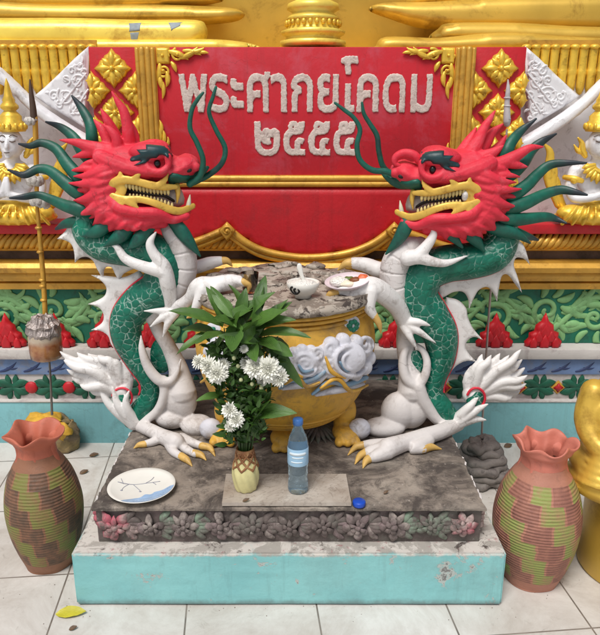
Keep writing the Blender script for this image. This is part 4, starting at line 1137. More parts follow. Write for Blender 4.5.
        D(b, [(102, 189, 21 * s_, 1.5), (112, 196, 26 * s_, 2.8), (124, 199.5, 28 * s_, 3.0), (140, 199.5, 28 * s_, 2.7), (154, 203, 27 * s_, 2.8), (168, 209, 22 * s_, 3.1), (181, 211, 16 * s_, 3.0), (193, 206, 8 * s_, 2.4)], 6, 14, .6, 1.25, m=hm)
        D(b, [(126, 201, 29 * s_, 3), (134, 205, 29 * s_, 2.4), (140, 210, 29 * s_, .7)], 4, 12, .5, 1.2, m=hm)
        D(b, [(118, 199, 28 * s_, 3), (121, 205, 29 * s_, 2.4), (115, 208, 29 * s_, .7)], 4, 12, .5, 1.2, m=hm)
        build('lower_lip', fuse(b, .0028, 1), LIP, head)
        b = MB(); x, y = hm(157, 164); q = U(x, y, YD - .078); h = hv.ray_cast(Vector((q.x, YD - s_, q.z)), Vector((0, s_, 0)), 3)
        if h[0] is not None: ell(b, h[0] - Vector((0, s_ * .001, 0)), (.0105, .010, .0125), 16, 10); ey = build('eye', b, BLACK, head)
        x, y = hm(189, 170); q = U(x, y, YD - .04); h = hv.ray_cast(Vector((q.x, YD - s_, q.z)), Vector((0, s_, 0)), 3)
        if h[0] is not None:
            b = MB(); ell(b, h[0] + Vector((0, s_ * .004, 0)), (.011, .006, .007), 12, 8); build('nostril', b, DARK, head)
    if R:
        b = MB()
        for q in (1, -1): D(b, [(420, 162, 14 * q, 3.6), (414, 155, 14 * q, 4), (404, 153, 12 * q, 3.8), (396, 157, 11 * q, 3.4), (395, 163, 11 * q, 2.8), (400, 166, 12 * q, 1.6)], 6, 10)
        build('nose_curl', b, RED, head)
    # ---- mouth
    b = MB(); inflate(b, H([(112, 188), (128, 182), (150, 186), (166, 187), (178, 187), (183, 193), (184, 204), (172, 209), (158, 205), (140, 202), (120, 199)]), YD, .044, .05, smooth=2, sp=.009); mo = build('mouth', b, MOUTH, head)
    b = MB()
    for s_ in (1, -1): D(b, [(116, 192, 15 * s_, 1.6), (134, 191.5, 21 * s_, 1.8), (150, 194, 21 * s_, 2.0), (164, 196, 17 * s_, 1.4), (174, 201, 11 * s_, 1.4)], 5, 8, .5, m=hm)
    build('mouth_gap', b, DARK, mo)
    # teeth
    for s_ in (1, -1):
        for k in range(13):
            f = k / 12; x = 126 + 42 * f; y = 185 + 6 * f + 1.2 * sin(f * 3); d = (25 - 6 * f) * s_
            b = MB(); D(b, [(x, y - 1, d, 1.5), (x + .3, y + 2, d, 1.4), (x + .5, y + 3.6, d, .6)], 3, 8, m=hm); build('tooth', b, TOOTH, mo)
            y2 = 198 + 9 * f * f - 1; b = MB(); D(b, [(x + 4, y2 + 1, d, 1.4), (x + 4, y2 - 1.5, d, 1.2), (x + 4, y2 - 3, d, .5)], 3, 8, m=hm); build('tooth', b, TOOTH, mo)
        b = MB(); D(b, [(177, 186, 12 * s_, 2.8), (178, 194, 13 * s_, 2.2), (177, 203, 13 * s_, .5)], 5, 10, m=hm); build('fang', b, LIP, mo)
        b = MB(); D(b, [(188, 209, 9 * s_, 2.6), (189, 202, 10 * s_, 2), (190, 195, 10 * s_, .5)], 5, 10, m=hm); build('fang', b, IVO, mo)
    if R:
        for q in (1, -1):
            b = MB(); E(b, 465, 196, 25 * q, (3, 5, 3)); build('cheek_pearl', b, WHT, head)
    # ---- whiskers
    wh = [[(190, 184, 8, 3.4), (200, 176, 10, 3), (203, 160, 12, 2.6), (197, 143, 12, 2.5), (190, 128, 12, 2.3), (192, 110, 12, 2), (198, 99, 12, 1.8), (203, 93, 12, 1.2)], [(194, 182, -6, 3.4), (210, 174, -4, 3), (222, 163, -2, 2.6), (225, 148, -2, 2.5), (216, 130, -2, 2.3), (209, 112, -2, 2), (213, 97, -2, 1.8), (216, 87, -2, 1.2)]] if not R else [[(404, 180, 8, 3.4), (388, 172, 10, 3), (372, 170, 12, 2.8), (360, 160, 12, 2.6), (357, 145, 12, 2.5), (360, 130, 12, 2.3), (354, 118, 12, 2), (344, 110, 12, 1.8), (335, 103, 12, 1.2)], [(398, 178, -6, 3.2), (384, 168, -4, 2.8), (379, 152, -2, 2.6), (377, 136, -2, 2.5), (370, 124, -2, 2.2), (364, 114, -2, 1.9), (362, 103, -2, 1.2)]]
    for c in wh:
        b = MB(); D(b, c, 7, 10); build('whisker', b, GRNT, head)
    # ---- goatee and throat flames
    gt = [[(174, 222, 12, 6), (182, 232, 13, 7), (191, 244, 13, 5), (200, 256, 12, 1)]] if not R else [[(408, 218, 12, 5), (405, 228, 13, 7), (398, 240, 13, 5.5), (386, 254, 12, 1)]]
    gt += [[(132, 224, 17, 6), (120, 236, 21, 7), (104, 246, 20, 1.2)], [(150, 226, 17, 6), (139, 239, 21, 6.5), (128, 249, 20, 1.2)], [(112, 220, 16, 6), (98, 231, 19, 6.5), (83, 236, 18, 1.2)]] if not R else [[(440, 226, 14, 6), (450, 234, 18, 6), (462, 247, 18, 1.5)], [(464, 228, 14, 6), (474, 238, 18, 6.5), (484, 251, 18, 1.5)], [(482, 222, 12, 6), (500, 230, 16, 6.5), (516, 234, 16, 5), (530, 243, 14, 1)]]
    for c in gt:
        b = MB(); D(b, c, 6, 10, .7); build('beard_flame', b, GRNT, head)
    # ---- long green tendrils of the mane
    td = [[(92, 148, -6, 6.5), (92, 138, -6, 6), (90, 124, -6, 5.2), (82, 109, -6, 4), (72, 96, -6, 1)],
          [(108, 173, 12, 3), (96, 165, 10, 6), (84, 153, 2, 6.5), (73, 137, 0, 5.2), (60, 127, 0, 3.6), (46, 122, 0, 1)],
          [(92, 186, 14, 4), (80, 178, 12, 6.5), (68, 165, 10, 6.2), (56, 149, 10, 5), (42, 143, 10, 3.8), (30, 146, 10, 2.8), (19, 144, 10, 1)],
          [(92, 199, 16, 4), (78, 193, 14, 6.5), (64, 182, 14, 6.2), (50, 171, 14, 5), (38, 169, 14, 4.2), (24, 175, 14, 3.4), (8, 170, 14, 1)],
          [(96, 212, 18, 5), (82, 210, 16, 7), (66, 206, 14, 6), (50, 199, 14, 4.6), (38, 195, 14, 3.6), (24, 197, 14, 3), (10, 198, 14, 1)],
          [(90, 224, 10, 6), (78, 222, 10, 6), (66, 224, 10, 4.5), (56, 229, 10, 1.4)]] if not R else [
          [(500, 166, -6, 6), (506, 155, -6, 6.2), (511, 143, -6, 5.4), (521, 131, -6, 4), (536, 119, -6, 1)],
          [(494, 178, 12, 4), (508, 176, 8, 6.5), (522, 164, 2, 6.5), (532, 150, 0, 5.2), (543, 141, 0, 3.8), (556, 134, 0, 1)],
          [(498, 198, 14, 4), (512, 195, 12, 6.5), (526, 186, 10, 6.2), (538, 174, 10, 5.4), (550, 165, 10, 4.4), (567, 163, 10, 3), (586, 163, 10, 1)],
          [(494, 208, 16, 4), (510, 208, 14, 6.8), (526, 203, 14, 6.4), (543, 195, 14, 5.4), (560, 190, 14, 4.4), (574, 192, 14, 3.2), (587, 195, 14, 1)],
          [(490, 218, 18, 5), (508, 220, 16, 6.5), (525, 219, 14, 6), (546, 217, 14, 4.6), (556, 219, 14, 3), (566, 223, 14, 1)],
          [(498, 228, 10, 6), (512, 232, 8, 6), (526, 236, 8, 4), (538, 240, 8, 1.2)]]
    for c in td:
        c = [(x, y, d - 9 + (6 * sin(i * 1.3)), r) for i, (x, y, d, r) in enumerate(c)]
        b = MB(); b.want_uv = True; D(b, c, 7, 12, .75); build('mane_tendril', b, TENDR, head)
    # ---- body
    bc = [(88, 212, 0, 12), (89, 230, 0, 16), (104, 243, 0, 18), (128, 247, 0, 19), (152, 252, 0, 19), (167, 267, 0, 20), (160, 288, 0, 20.5), (141, 301, 0, 18.5), (127, 318, 0, 16.5), (127, 338, 0, 15), (137, 360, 0, 12), (149, 381, 0, 10), (149, 398, 0, 11), (139, 414, 2, 12), (131, 421, 3, 8)] if not R else [(502, 216, 0, 12), (502, 238, 0, 16), (492, 254, 0, 18), (470, 261, 0, 18), (446, 264, 0, 18.5), (425, 273, 0, 20), (418, 294, 0, 20), (429, 315, 0, 20), (440, 334, 0, 18), (441, 357, 0, 14.5), (435, 378, 0, 11.5), (433, 394, 0, 11.5), (441, 410, 2, 13.5), (453, 419, 3, 9)]
    b = MB(); D(b, bc, 8, 24); body = build('body', b, SCALE, t)
    b = MB(); ed = []
    cc = catmull(bc, 4)
    for i in range(6, len(cc) - 8):
        dx, dy = cc[i + 1][0] - cc[i - 1][0], cc[i + 1][1] - cc[i - 1][1]; L = sqrt(dx * dx + dy * dy) + 1e-6
        nx, ny = (-dy / L, dx / L) if not R else (dy / L, -dx / L)
        ed.append((cc[i][0] + nx * cc[i][3] * .97, cc[i][1] + ny * cc[i][3] * .97, 5, 1.1))
    D(b, ed, 2, 6); build('body_edge', b, RED, body)
    # segmented belly
    bl = [(168, 228, 2, 8), (180, 244, 2, 12), (184, 266, 2, 13), (178, 286, 2, 12.5), (164, 304, 2, 11), (152, 318, 2, 7)] if not R else [(420, 244, 2, 8), (403, 252, 2, 13), (394, 270, 2, 14), (396, 292, 2, 13), (403, 312, 2, 10.5), (411, 328, 2, 7)]
    c = catmull(bl, 16); c2 = []
    for i, q in enumerate(c):
        s_ = abs(((i / 11.0) % 1) - .5) * 2; c2.append((q[0], q[1], q[2], q[3] * (1 - .07 * (s_ ** 14))))
    b = MB(); D(b, c2, 2, 20); build('belly', b, WHTG, t)
    # dorsal fins, two crests
    up = [(74, 214, 1), (68, 222), (66, 230), (57, 239, 1), (64, 240), (71, 244), (74, 252), (75, 263, 1), (80, 258), (87, 257), (93, 261), (97, 269), (104, 281, 1), (104, 271), (107, 267), (112, 268), (115, 274), (121, 285, 1), (122, 276), (127, 272), (136, 268, 1), (134, 254), (110, 248), (94, 238), (86, 224)] if not R else [(506, 232, 1), (515, 237), (524, 246), (530, 265, 1), (524, 259), (516, 258), (514, 266), (518, 278), (522, 293, 1), (515, 284), (508, 275), (502, 276), (499, 288), (497, 302, 1), (493, 293), (487, 287), (479, 290), (474, 298), (469, 309, 1), (468, 299), (463, 292), (454, 292), (446, 296), (432, 304, 1), (437, 294), (440, 280), (470, 266), (492, 256), (502, 242)]
    lo = [(140, 270, 1), (124, 277), (108, 276), (91, 275, 1), (100, 280), (106, 287), (105, 295), (98, 300), (88, 304, 1), (98, 307), (103, 313), (103, 321), (98, 326), (91, 330, 1), (101, 331), (108, 336), (111, 344), (117, 353, 1), (124, 357), (134, 367, 1), (132, 350), (123, 334), (122, 312), (128, 294), (144, 280)] if not R else [(446, 297, 1), (458, 300), (466, 308), (468, 317), (473, 328), (483, 340, 1), (474, 337), (467, 341), (466, 348), (470, 355), (477, 362, 1), (466, 361), (456, 366), (450, 374), (446, 386, 1), (442, 372), (450, 352), (452, 330), (444, 312)]
    for pl_ in (up, lo):
        ti = [i for i, p_ in enumerate(pl_) if len(p_) > 2]; n_ = len(pl_); ol = []
        for a_, c_ in zip(ti, ti[1:] + [ti[0] + n_]):
            ol += [tuple(q[:2]) for q in catmull([pl_[k % n_][:2] for k in range(a_, c_ + 1)], 5)][:-1]
        b = MB(); inflate(b, ol, YD + .004, .015, .016, smooth=0, sp=.006); build('dorsal_fin', b, WHT, t, auto=55)
    # ---- shoulder flames, arms
    sf = [[(107, 240, 17, 1), (117, 247, 20, 3.2), (126, 259, 22, 4.6), (145, 267, 24, 5.6), (164, 272, 22, 7)], [(156, 232, 22, 1), (150, 243, 22, 4), (154, 254, 22, 5.2), (164, 266, 22, 6.4), (167, 280, 20, 7.8), (170, 297, 16, 6.5), (170, 308, 12, 5)]] if not R else [[(467, 256, 18, 1), (446, 263, 21, 3.6), (430, 261, 22, 5), (418, 257, 20, 7), (408, 258, 16, 8)], [(434, 223, 20, 1), (433, 236, 20, 4), (425, 248, 20, 5.6), (417, 257, 20, 7.5)]]
    b = MB()
    for c in sf: D(b, c, 7, 12)
    build('shoulder_flame', fuse(b, .0035, 2), WHT, t)
    b = MB()
    arm = [(169, 304, 8, 6.5), (178, 306, 16, 6), (190, 298, 26, 6), (199, 286, 32, 8), (214, 285, 34, 8.2), (230, 282, 34, 7.6), (239, 281, 34, 5.5)] if not R else [(406, 326, 8, 8), (398, 308, 16, 9), (385, 295, 26, 10), (372, 287, 32, 10), (357, 287, 34, 8.5), (345, 290, 34, 6)]
    D(b, arm, 7, 14)
    fing = [[(236, 281, 36, 5), (244, 283, 37, 3.6)], [(203, 289, 38, 6), (198, 302, 40, 5), (194, 311, 40, 3.4)], [(216, 288, 40, 6), (211, 298, 42, 4.6), (208, 304, 42, 3.2)]] if not R else [[(348, 290, 38, 5), (337, 292, 39, 3.6)], [(371, 291, 38, 7.5), (369, 306, 41, 6), (374, 316, 41, 3.8)], [(360, 291, 40, 6), (350, 297, 42, 4.4), (343, 299, 42, 3)]]
    clw = [[(243, 282, 37, 3.8), (249, 285, 37, 3), (248, 293, 37, .6)], [(195, 309, 40, 3.4), (191, 315, 40, 2.6), (187, 318, 40, .6)], [(209, 303, 42, 3.2), (205, 309, 42, 2.4), (203, 314, 42, .6)]] if not R else [[(338, 292, 39, 3.8), (330, 294, 39, 3), (325, 300, 39, .6)], [(374, 315, 41, 3.8), (379, 324, 41, 3), (381, 333, 41, .6)], [(344, 299, 42, 3.2), (337, 302, 42, 2.4), (333, 307, 42, .6)]]
    for c in fing: D(b, c, 5, 12)
    spk = [[(174, 312, 16, 5), (160, 311, 18, 3.4), (144, 311, 18, .8)], [(174, 313, 17, 5), (162, 318, 20, 3.6), (150, 327, 20, .8)], [(175, 313, 17, 5), (168, 323, 20, 3.8), (163, 337, 20, .8)]] if not R else [[(406, 322, 14, 5), (418, 322, 18, 3.8), (433, 326, 18, .8)], [(406, 324, 14, 5), (418, 331, 18, 3.8), (436, 343, 18, .8)], [(404, 326, 14, 5), (410, 337, 18, 3.6), (417, 349, 18, .8)]]
    for c in spk: D(b, c, 5, 12)
    fa = build('foreleg', fuse(b, .0035, 2), WHT, t)
    for c in clw:
        b = MB(); D(b, c, 5, 10); build('claw', b, CLAW, fa)
    b = MB()
    ra = [(180, 268, -12, 9), (196, 267, -24, 7), (210, 263, -28, 6.5), (220, 261, -28, 5)] if not R else [(394, 270, -12, 10), (380, 270, -24, 8.5), (366, 265, -28, 7.5), (354, 263, -28, 6)]
    rc = [(219, 261, -28, 4.5), (227, 261, -28, 3.6), (232, 266, -28, .8)] if not R else [(355, 263, -28, 5.5), (346, 264, -28, 4.4), (338, 270, -28, .8)]
    D(b, ra, 6, 12); fa2 = build('foreleg', b, WHT, t)
    b = MB(); D(b, rc, 5, 10); build('claw', b, CLAW, fa2)
    # ---- hind leg: trunk, haunch, shin, toes
    b = MB()
    tr = [(146, 302, -6, 6), (157, 326, -6, 7.5), (169, 348, -5, 8), (178, 368, -2, 10), (182, 392, 4, 15)] if not R else [(406, 318, -4, 8), (405, 342, -4, 9), (409, 366, 0, 10.5), (412, 390, 5, 15)]
    D(b, tr, 16, 28)
    if not R:
        E(b, 180, 398, 3, (18, 25, 14)); E(b, 197, 425, 12, (17, 11, 14)); E(b, 172, 417, 5, (18, 12, 14))
        leg = [(136, 424, 4, 6.5), (150, 430, None, 7), (162, 436, None, 7.5), (176, 442, None, 9)]
        toes = [[(160, 438, None, 5.5), (152, 442, None, 4.2), (144, 444, None, 3.4)], [(168, 441, None, 5.6), (173, 451, None, 4.5), (182, 457, None, 3.6)], [(176, 441, None, 5.6), (186, 449, None, 4.5), (195, 454, None, 3.6)], [(182, 438, None, 5.6), (193, 443, None, 4.5), (203, 446, None, 3.6)]]
        tcl = [[(145, 444, None, 3.5), (139, 445, None, 2.8), (134, 448, None, .6)], [(181, 456, None, 3.9), (187, 460, None, 3.2), (192, 466, None, .6)], [(194, 453, None, 3.9), (201, 455, None, 3.2), (206, 460, None, .6)], [(202, 446, None, 3.9), (210, 448, None, 3.2), (215, 456, None, .6)]]
        fr = [[(141, 336, 12, 1), (142, 350, 14, 3.6), (148, 367, 14, 5), (159, 380, 14, 5.6), (170, 381, 13, 4.6), (177, 372, 12, 3), (181, 359, 12, .8)], [(163, 380, 12, 5), (164, 395, 13, 5), (157, 411, 13, 4.6), (141, 424, 11, 4.5)]]
    else:
        E(b, 399, 411, 8, (19, 21, 15)); E(b, 384, 427, 16, (22, 9.5, 15)); E(b, 411, 410, 6, (18, 20, 14))
        leg = [(458, 424, 4, 7.5), (442, 431, None, 8), (426, 436, None, 8.5), (406, 442, None, 8.5), (388, 448, None, 10)]
        toes = [[(428, 440, None, 7), (418, 446, None, 6.5), (412, 448, None, 6), (423, 449, None, 4.5)], [(386, 446, None, 8), (372, 445, None, 6), (364, 445, None, 4.4)], [(386, 449, None, 8), (372, 451, None, 6), (366, 453, None, 4.4)], [(388, 451, None, 8), (376, 456, None, 6), (370, 458, None, 4.4)]]
        tcl = [[(422, 449, None, 4.6), (431, 447, None, 3.8), (441, 449, None, .8)], [(366, 445, None, 4.6), (356, 447, None, 3.4), (348, 455, None, .6)], [(367, 452, None, 4.6), (360, 456, None, 3.4), (355, 464, None, .6)], [(372, 457, None, 4.6), (366, 461, None, 3.4), (363, 468, None, .6)]]
        fr = [[(410, 345, 2, 3), (404, 354, 8, 4), (403, 367, 11, 5), (407, 379, 13, 5.5), (417, 385, 14, 5.5), (425, 375, 13, 4.6), (427, 362, 11, 4), (423, 351, 8, 3.4), (416, 345, 4, 2.6)], [(418, 386, 14, 7), (424, 402, 14, 7), (438, 420, 12, 6), (456, 424, 8, 6)]]
    D(b, leg, 6, 14)
    for c in toes: D(b, c, 5, 12)
    for c in fr: D(b, c, 6, 12)
    hl = build('hind_leg', fuse(b, .0036, 2), WHTG, t)
    for c in tcl:
        b = MB(); D(b, c, 5, 10); build('claw', b, CLAW, hl)
    b = MB(); 
    if not R: E(b, 161, 356, -5, (11, 19, 6))
    else: E(b, 415, 364, 4, (9, 15, 5))
    build('thigh_patch', b, SCALE, hl)
    # ---- tail
    b = MB()
    rx, ry = (122, 390) if not R else (472, 394)
    tips = [(60, 353, 92, 366), (64, 362, 94, 371), (67, 371, 96, 376), (72, 379, 97, 381), (80, 386, 101, 386), (77, 354, 98, 362), (88, 355, 104, 361), (98, 357, 110, 362), (110, 359, 117, 365), (122, 360, 124, 368), (90, 391, 106, 391)] if not R else [(482, 356, 474, 371), (491, 357, 480, 369), (500, 355, 485, 368), (509, 357, 490, 370), (521, 351, 496, 371), (522, 361, 499, 374), (525, 369, 501, 378), (527, 377, 502, 382), (526, 385, 501, 386), (520, 392, 499, 391), (512, 398, 494, 396)]
    for i, (tx, ty, mx_, my_) in enumerate(tips):
        dd = 3 + 5 * sin(i * 1.9); vx, vy = tx - mx_, ty - my_
        D(b, [(rx, ry, 4, 6), ((rx + mx_) / 2, (ry + my_) / 2 + 1, dd, 5.6), (mx_, my_, dd + 2, 5.0), (mx_ + vx * .55 - vy * .06, my_ + vy * .55 + abs(vx) * .07, dd + 2, 4.2), (mx_ + vx * .82, my_ + vy * .86 + abs(vx) * .03, dd + 1, 2.8), (tx, ty - 1.5, dd, .8)], 5, 12, .9)
    fanl = [(126, 362), (106, 363), (88, 368), (84, 380), (96, 388), (112, 398), (128, 398), (134, 380)] if not R else [(470, 366), (488, 364), (506, 366), (512, 378), (502, 392), (484, 402), (468, 402), (462, 382)]
    inflate(b, fanl, YD - 3 * SD, .016, .025, smooth=2, sp=.008)
    E(b, rx, ry, 4, (10, 10, 9))
    ft = [[(132, 422, 8, 7), (118, 412, 10, 5.5), (107, 401, 10, 4), (99, 387, 9, .9)], [(134, 424, 10, 7), (122, 410, 14, 5), (116, 400, 14, 3.6), (113, 388, 13, .9)], [(136, 424, 10, 7), (128, 410, 15, 4.5), (126, 400, 15, 3.4), (129, 391, 15, .9)]] if not R else [[(456, 421, 8, 7), (466, 410, 14, 5), (472, 404, 15, 3.6), (478, 398, 14, .9)], [(456, 423, 10, 7), (470, 414, 14, 5), (478, 409, 14, 3.8), (488, 404, 13, .9)], [(454, 424, 10, 7), (468, 420, 12, 5.5), (476, 419, 12, 4), (486, 420, 12, .9)]]
    for c in ft: D(b, c, 6, 12)
    tl = build('tail', fuse(b, .0032, 1), WHT, t)
    b = MB(); cx, cy = (122, 398) if not R else (476, 398)
    D(b, [(cx + 10 * cos(a), cy + 10 * sin(a), 12, 1.2) for a in np.linspace(-2.9 if not R else 2.9 + pi, 1.0 if not R else 1.4, 9)] if not R else [(cx + 9 * cos(a), cy + 10 * sin(a), 12, 1.3) for a in np.linspace(-2.8, 1.2, 9)], 3, 10); build('tail_lining', b, RED, tl)
    b = MB(); E(b, cx - 1, cy + 1, 9, (9, 10, 5)); build('tail_heart', b, SCALE, tl)
    return t
dragon('left', 'green and white dragon with red head facing right, left of the urn')
dragon('right', 'green and white dragon with red head facing left, right of the urn')

# ================================================================== OFFERINGS ON THE URN
zt0 = UT + .004
p = G(303, 297, zt0); k = K(p.y, 290)
b = MB(); R0 = 16.5 * k
lathe(b, [(0, 0), (R0 * .5, 0), (R0 * .52, R0 * .18), (R0 * .78, R0 * .34), (R0 * .96, R0 * .68), (R0, R0 * .96), (R0 * .97, R0 * .98), (R0 * .9, R0 * .7), (R0 * .7, R0 * .4), (0, R0 * .25)], p, 40)
CER = mat('glazed ceramic', (.88, .87, .84), .2, var=.04, bump=.05)
bowl = build('rice_bowl', b, CER, loc=p); tag(bowl, 'white china bowl with black swirl mark on the urn top', 'bowl')
b = MB()
def bowl_r(z): return R0 * np.interp(z, [.18, .34, .68, .96], [.52, .78, .96, 1.0])
for q, (off, hgt) in enumerate(((0, 1.0), (.16, .62))):
    c = []
    for i in range(12):
        t = i / 11; th = pi * (.15 + 1.5 * t); zz = .60 + .24 * hgt * cos(th); a2 = -2.15 + off - .30 * hgt * sin(th)
        rad = bowl_r(zz) + .0008; c.append((p.x + rad * cos(a2), p.y + rad * sin(a2), p.z + R0 * zz, .0028 * (1.2 - .5 * t)))
    stube(b, c, 3, 8)
build('swirl_mark', b, BLACK, bowl)
b = MB(); ell(b, p + Vector((0, 0, R0 * .76)), (R0 * .88, R0 * .88, R0 * .34), 24, 12)
for q in b.v: q += noise.noise_vector(q * 120) * .003
ri = build('rice_heap', b, m_rice(), loc=p + Vector((0, 0, R0 * .76))); tag(ri, 'heap of cooked white rice filling the china bowl', 'rice')
b = MB(); s0 = p + Vector((.0, 0, R0 * 1.04))
stube(b, [(*(s0 + Vector((.004, -.002, -.004))), .006), (*(s0 + Vector((-.004, 0, .016))), .006), (*(s0 + Vector((-.010, .004, .036))), .0085), (*(s0 + Vector((-.011, .005, .044))), .0075)], 4, 10, .5)
so = build('soup_spoon', b, CER, loc=s0); tag(so, 'white china spoon stuck upright in the rice bowl', 'spoon')
p = G(348, 288, zt0 + .012); k = K(p.y, 284)
b = MB(); tl_ = Matrix.Rotation(radians(-7), 3, 'Y') @ Matrix.Rotation(radians(6), 3, 'X')
m_ = MB(); lathe(m_, [(0, 0), (9 * k, 0), (10 * k, 1.5 * k), (18 * k, 4 * k), (23 * k, 8 * k), (22.6 * k, 8.8 * k), (17 * k, 5.5 * k), (9 * k, 2.5 * k), (0, 2 * k)], (0, 0, 0), 40)
b.add([tl_ @ v + p for v in m_.v], m_.f)
fp = build('food_plate', b, mat('pink rim china', (.86, .80, .82), .25, var=.08, vs=20), loc=p); tag(fp, 'small white plate of food near the right dragon\'s paw', 'plate')
def lump(name, off, r, m, label, cat, rough_=.004, grp=None):
    b = MB(); c = p + tl_ @ (Vector(off) * k); ell(b, c, [q * k for q in r], 16, 10)
    for q in b.v: q += noise.noise_vector(q * 70) * rough_
    o = build(name, b, m, loc=c); tag(o, label, cat, grp); return o
lump('rice_heap', (-8, 2, 7), (10, 9, 5), m_rice(), 'loose white rice at the left of the food plate', 'rice')
lump('fried_egg', (0, -6, 7), (8, 6, 2.5), mat('egg white', (.90, .87, .78), .4, var=.05), 'pale egg piece at the front of the food plate', 'egg')
lump('meat_piece', (8, -4, 8), (6, 5, 4), mat('roast brown', (.48, .28, .15), .5, var=.3, vs=40), 'browned meat piece in the middle of the food plate', 'meat')
lump('fruit_piece', (16, -2, 9), (6, 5, 4.5), mat('orange flesh', (.85, .42, .26), .45, var=.15, vs=30), 'orange fruit piece at the right of the food plate', 'fruit')
lump('herb_leaf', (2, 6, 8), (5, 4, 2), mat('herb green', (.34, .42, .2), .5, var=.3, vs=40), 'green herb scrap at the back of the food plate', 'herb')
p = G(250, 292, zt0); k = K(p.y, 285)
b = MB(); lathe(b, [(0, 0), (7 * k, 0), (9 * k, 20 * k), (8.3 * k, 20 * k), (6.4 * k, 1.5 * k), (0, 1.2 * k)], p, 28)
o = build('drinking_glass', b, GLASSD, loc=p); tag(o, 'small smoky drinking glass behind the bouquet on the urn', 'glass')

# ================================================================== ON THE SLAB
def on_slab(x, y, dz=0): return G(x, y, HS + dz)
# marble offcut
q = [on_slab(221, 508, .012), on_slab(352, 508, .012), on_slab(346, 474, .012), on_slab(226, 474, .012)]
b = MB(); vs_ = [(*v.xy, HS + .002) for v in q] + [(*v.xy, HS + .013) for v in q]
vs_ = [(x, max(y, YS0 + .004), z) for x, y, z in vs_]
b.add(vs_, [(3, 2, 1, 0), (4, 5, 6, 7), (0, 1, 5, 4), (1, 2, 6, 5), (2, 3, 7, 6), (3, 0, 4, 7)])
mt = build('marble_tile', b, MARB, loc=(-.03, q[2].y, HS), smooth=False); tag(mt, 'pale marble tile under the bottle and flower vase', 'tile')
ZT = HS + .0135
# plate
p = on_slab(142, 490, .002); k = K(p.y, 488)
b = MB(); pr = [(0, .002), (20 * k, .002), (22 * k, .004), (30 * k, .012), (33.5 * k, .017), (33.2 * k, .0185), (29.5 * k, .0145), (21 * k, .0075), (0, .0065)]
lathe(b, pr, p, 56); plate = build('china_plate', b, CER, loc=p); tag(plate, 'white china plate with blue brushed edge lying on the slab', 'plate')
def plate_z(r): 
    return np.interp(r, [0, 21 * k, 29.5 * k, 33.2 * k], [.0065, .0075, .0145, .0185]) + .0008
def plate_patch(name, fn, m):
    b = MB(); vs_ = []; fs_ = []
    for (x, y) in fn: vs_.append((p.x + x, p.y + y, p.z + plate_z(sqrt(x * x + y * y))))
    return vs_
b = MB(); n1, n2 = 26, 5; vs_ = []; fs_ = []
for i in range(n1 + 1):
    a = -2.0 + 2.0 * i / n1; wd = (.72 + .06 * sin(i * .7)) * sin(pi * (i + .5) / (n1 + 1)) ** .5
    for j in range(n2 + 1):
        r = (32.4 - 32 * wd * .75 * j / n2) * k; x, y = r * cos(a), r * sin(a); vs_.append((p.x + x, p.y + y, p.z + plate_z(r)))
for i in range(n1):
    for j in range(n2): fs_.append((i * (n2 + 1) + j, i * (n2 + 1) + j + 1, (i + 1) * (n2 + 1) + j + 1, (i + 1) * (n2 + 1) + j))
b.add(vs_, fs_); build('blue_brushwork', b, mat('plate blue', (.58, .69, .82), .25, var=.2, vs=50, bump=0), plate)
b = MB()
for c in ([(-26, 8), (-10, 6), (4, 9), (16, 12)], [(-10, 6), (-4, -1), (0, -6)], [(2, 9), (6, 14), (8, 20)], [(-20, 7), (-24, 14)], [(-14, 7), (-18, 1), (-19, -4)], [(9, 10), (13, 6)]):
    stube(b, [(p.x + x * k, p.y + y * k, p.z + plate_z(sqrt(x * x + y * y) * k) - .0003, .0009) for x, y in c], 5, 6)
for c in ((-19, -5), (0, -7)): ell(b, (p.x + c[0] * k, p.y + c[1] * k, p.z + plate_z(sqrt(c[0] ** 2 + c[1] ** 2) * k)), (.004, .0025, .0010), 8, 5)
build('branch_drawing', b, mat('plate grey ink', (.52, .53, .58), .3, bump=0), plate)
# blue bottle cap
p = on_slab(359, 505); k = K(p.y, 504)
b = MB(); lathe(b, [(0, 0), (6 * k, 0), (6.4 * k, .002), (6.4 * k, .012), (5.8 * k, .014), (0, .0135)], p, 36, lambda th, i: ((.0005 * cos(18 * th) if 1 < i < 4 else 0), 0))
CAPB = mat('blue plastic', (.08, .28, .70), .35, var=.1, bump=0)
o = build('bottle_cap', b, CAPB, loc=p); tag(o, 'loose blue plastic bottle cap on the slab right of the tile', 'cap')
# water bottle
p = G(298, 490, ZT); k = K(p.y, 460); r = 10.4 * k
bt = thing('water_bottle', 'clear plastic water bottle with blue cap standing on the marble tile', 'bottle', p)
Hb = (490 - 416) * k / .93
pf = [(0, .002), (r * .7, 0), (r * .95, .004), (r, .012), (r * .97, .03), (r * .9, .045), (r * .97, .058), (r * .93, .07), (r * .97, .085), (r, .10), (r, Hb * .62), (r * .98, Hb * .68), (r * .8, Hb * .77), (r * .5, Hb * .86), (r * .42, Hb * .89), (r * .42, Hb * .93), (0, Hb * .93)]
b = MB(); lathe(b, pf, p, 40, lambda th, i: (-.0012 * abs(sin(4 * th)) if i in (4, 5, 6, 7) else 0, 0)); build('body', b, BOTTLE, bt)
b = MB(); lathe(b, [(r * 1.005, Hb * .40), (r * 1.02, Hb * .405), (r * 1.02, Hb * .625), (r * 1.005, Hb * .63)], p, 40)
lb = build('label', b, mat('label blue', (.62, .77, .88), .4, var=.1, vs=40, bump=0), bt)
b = MB()
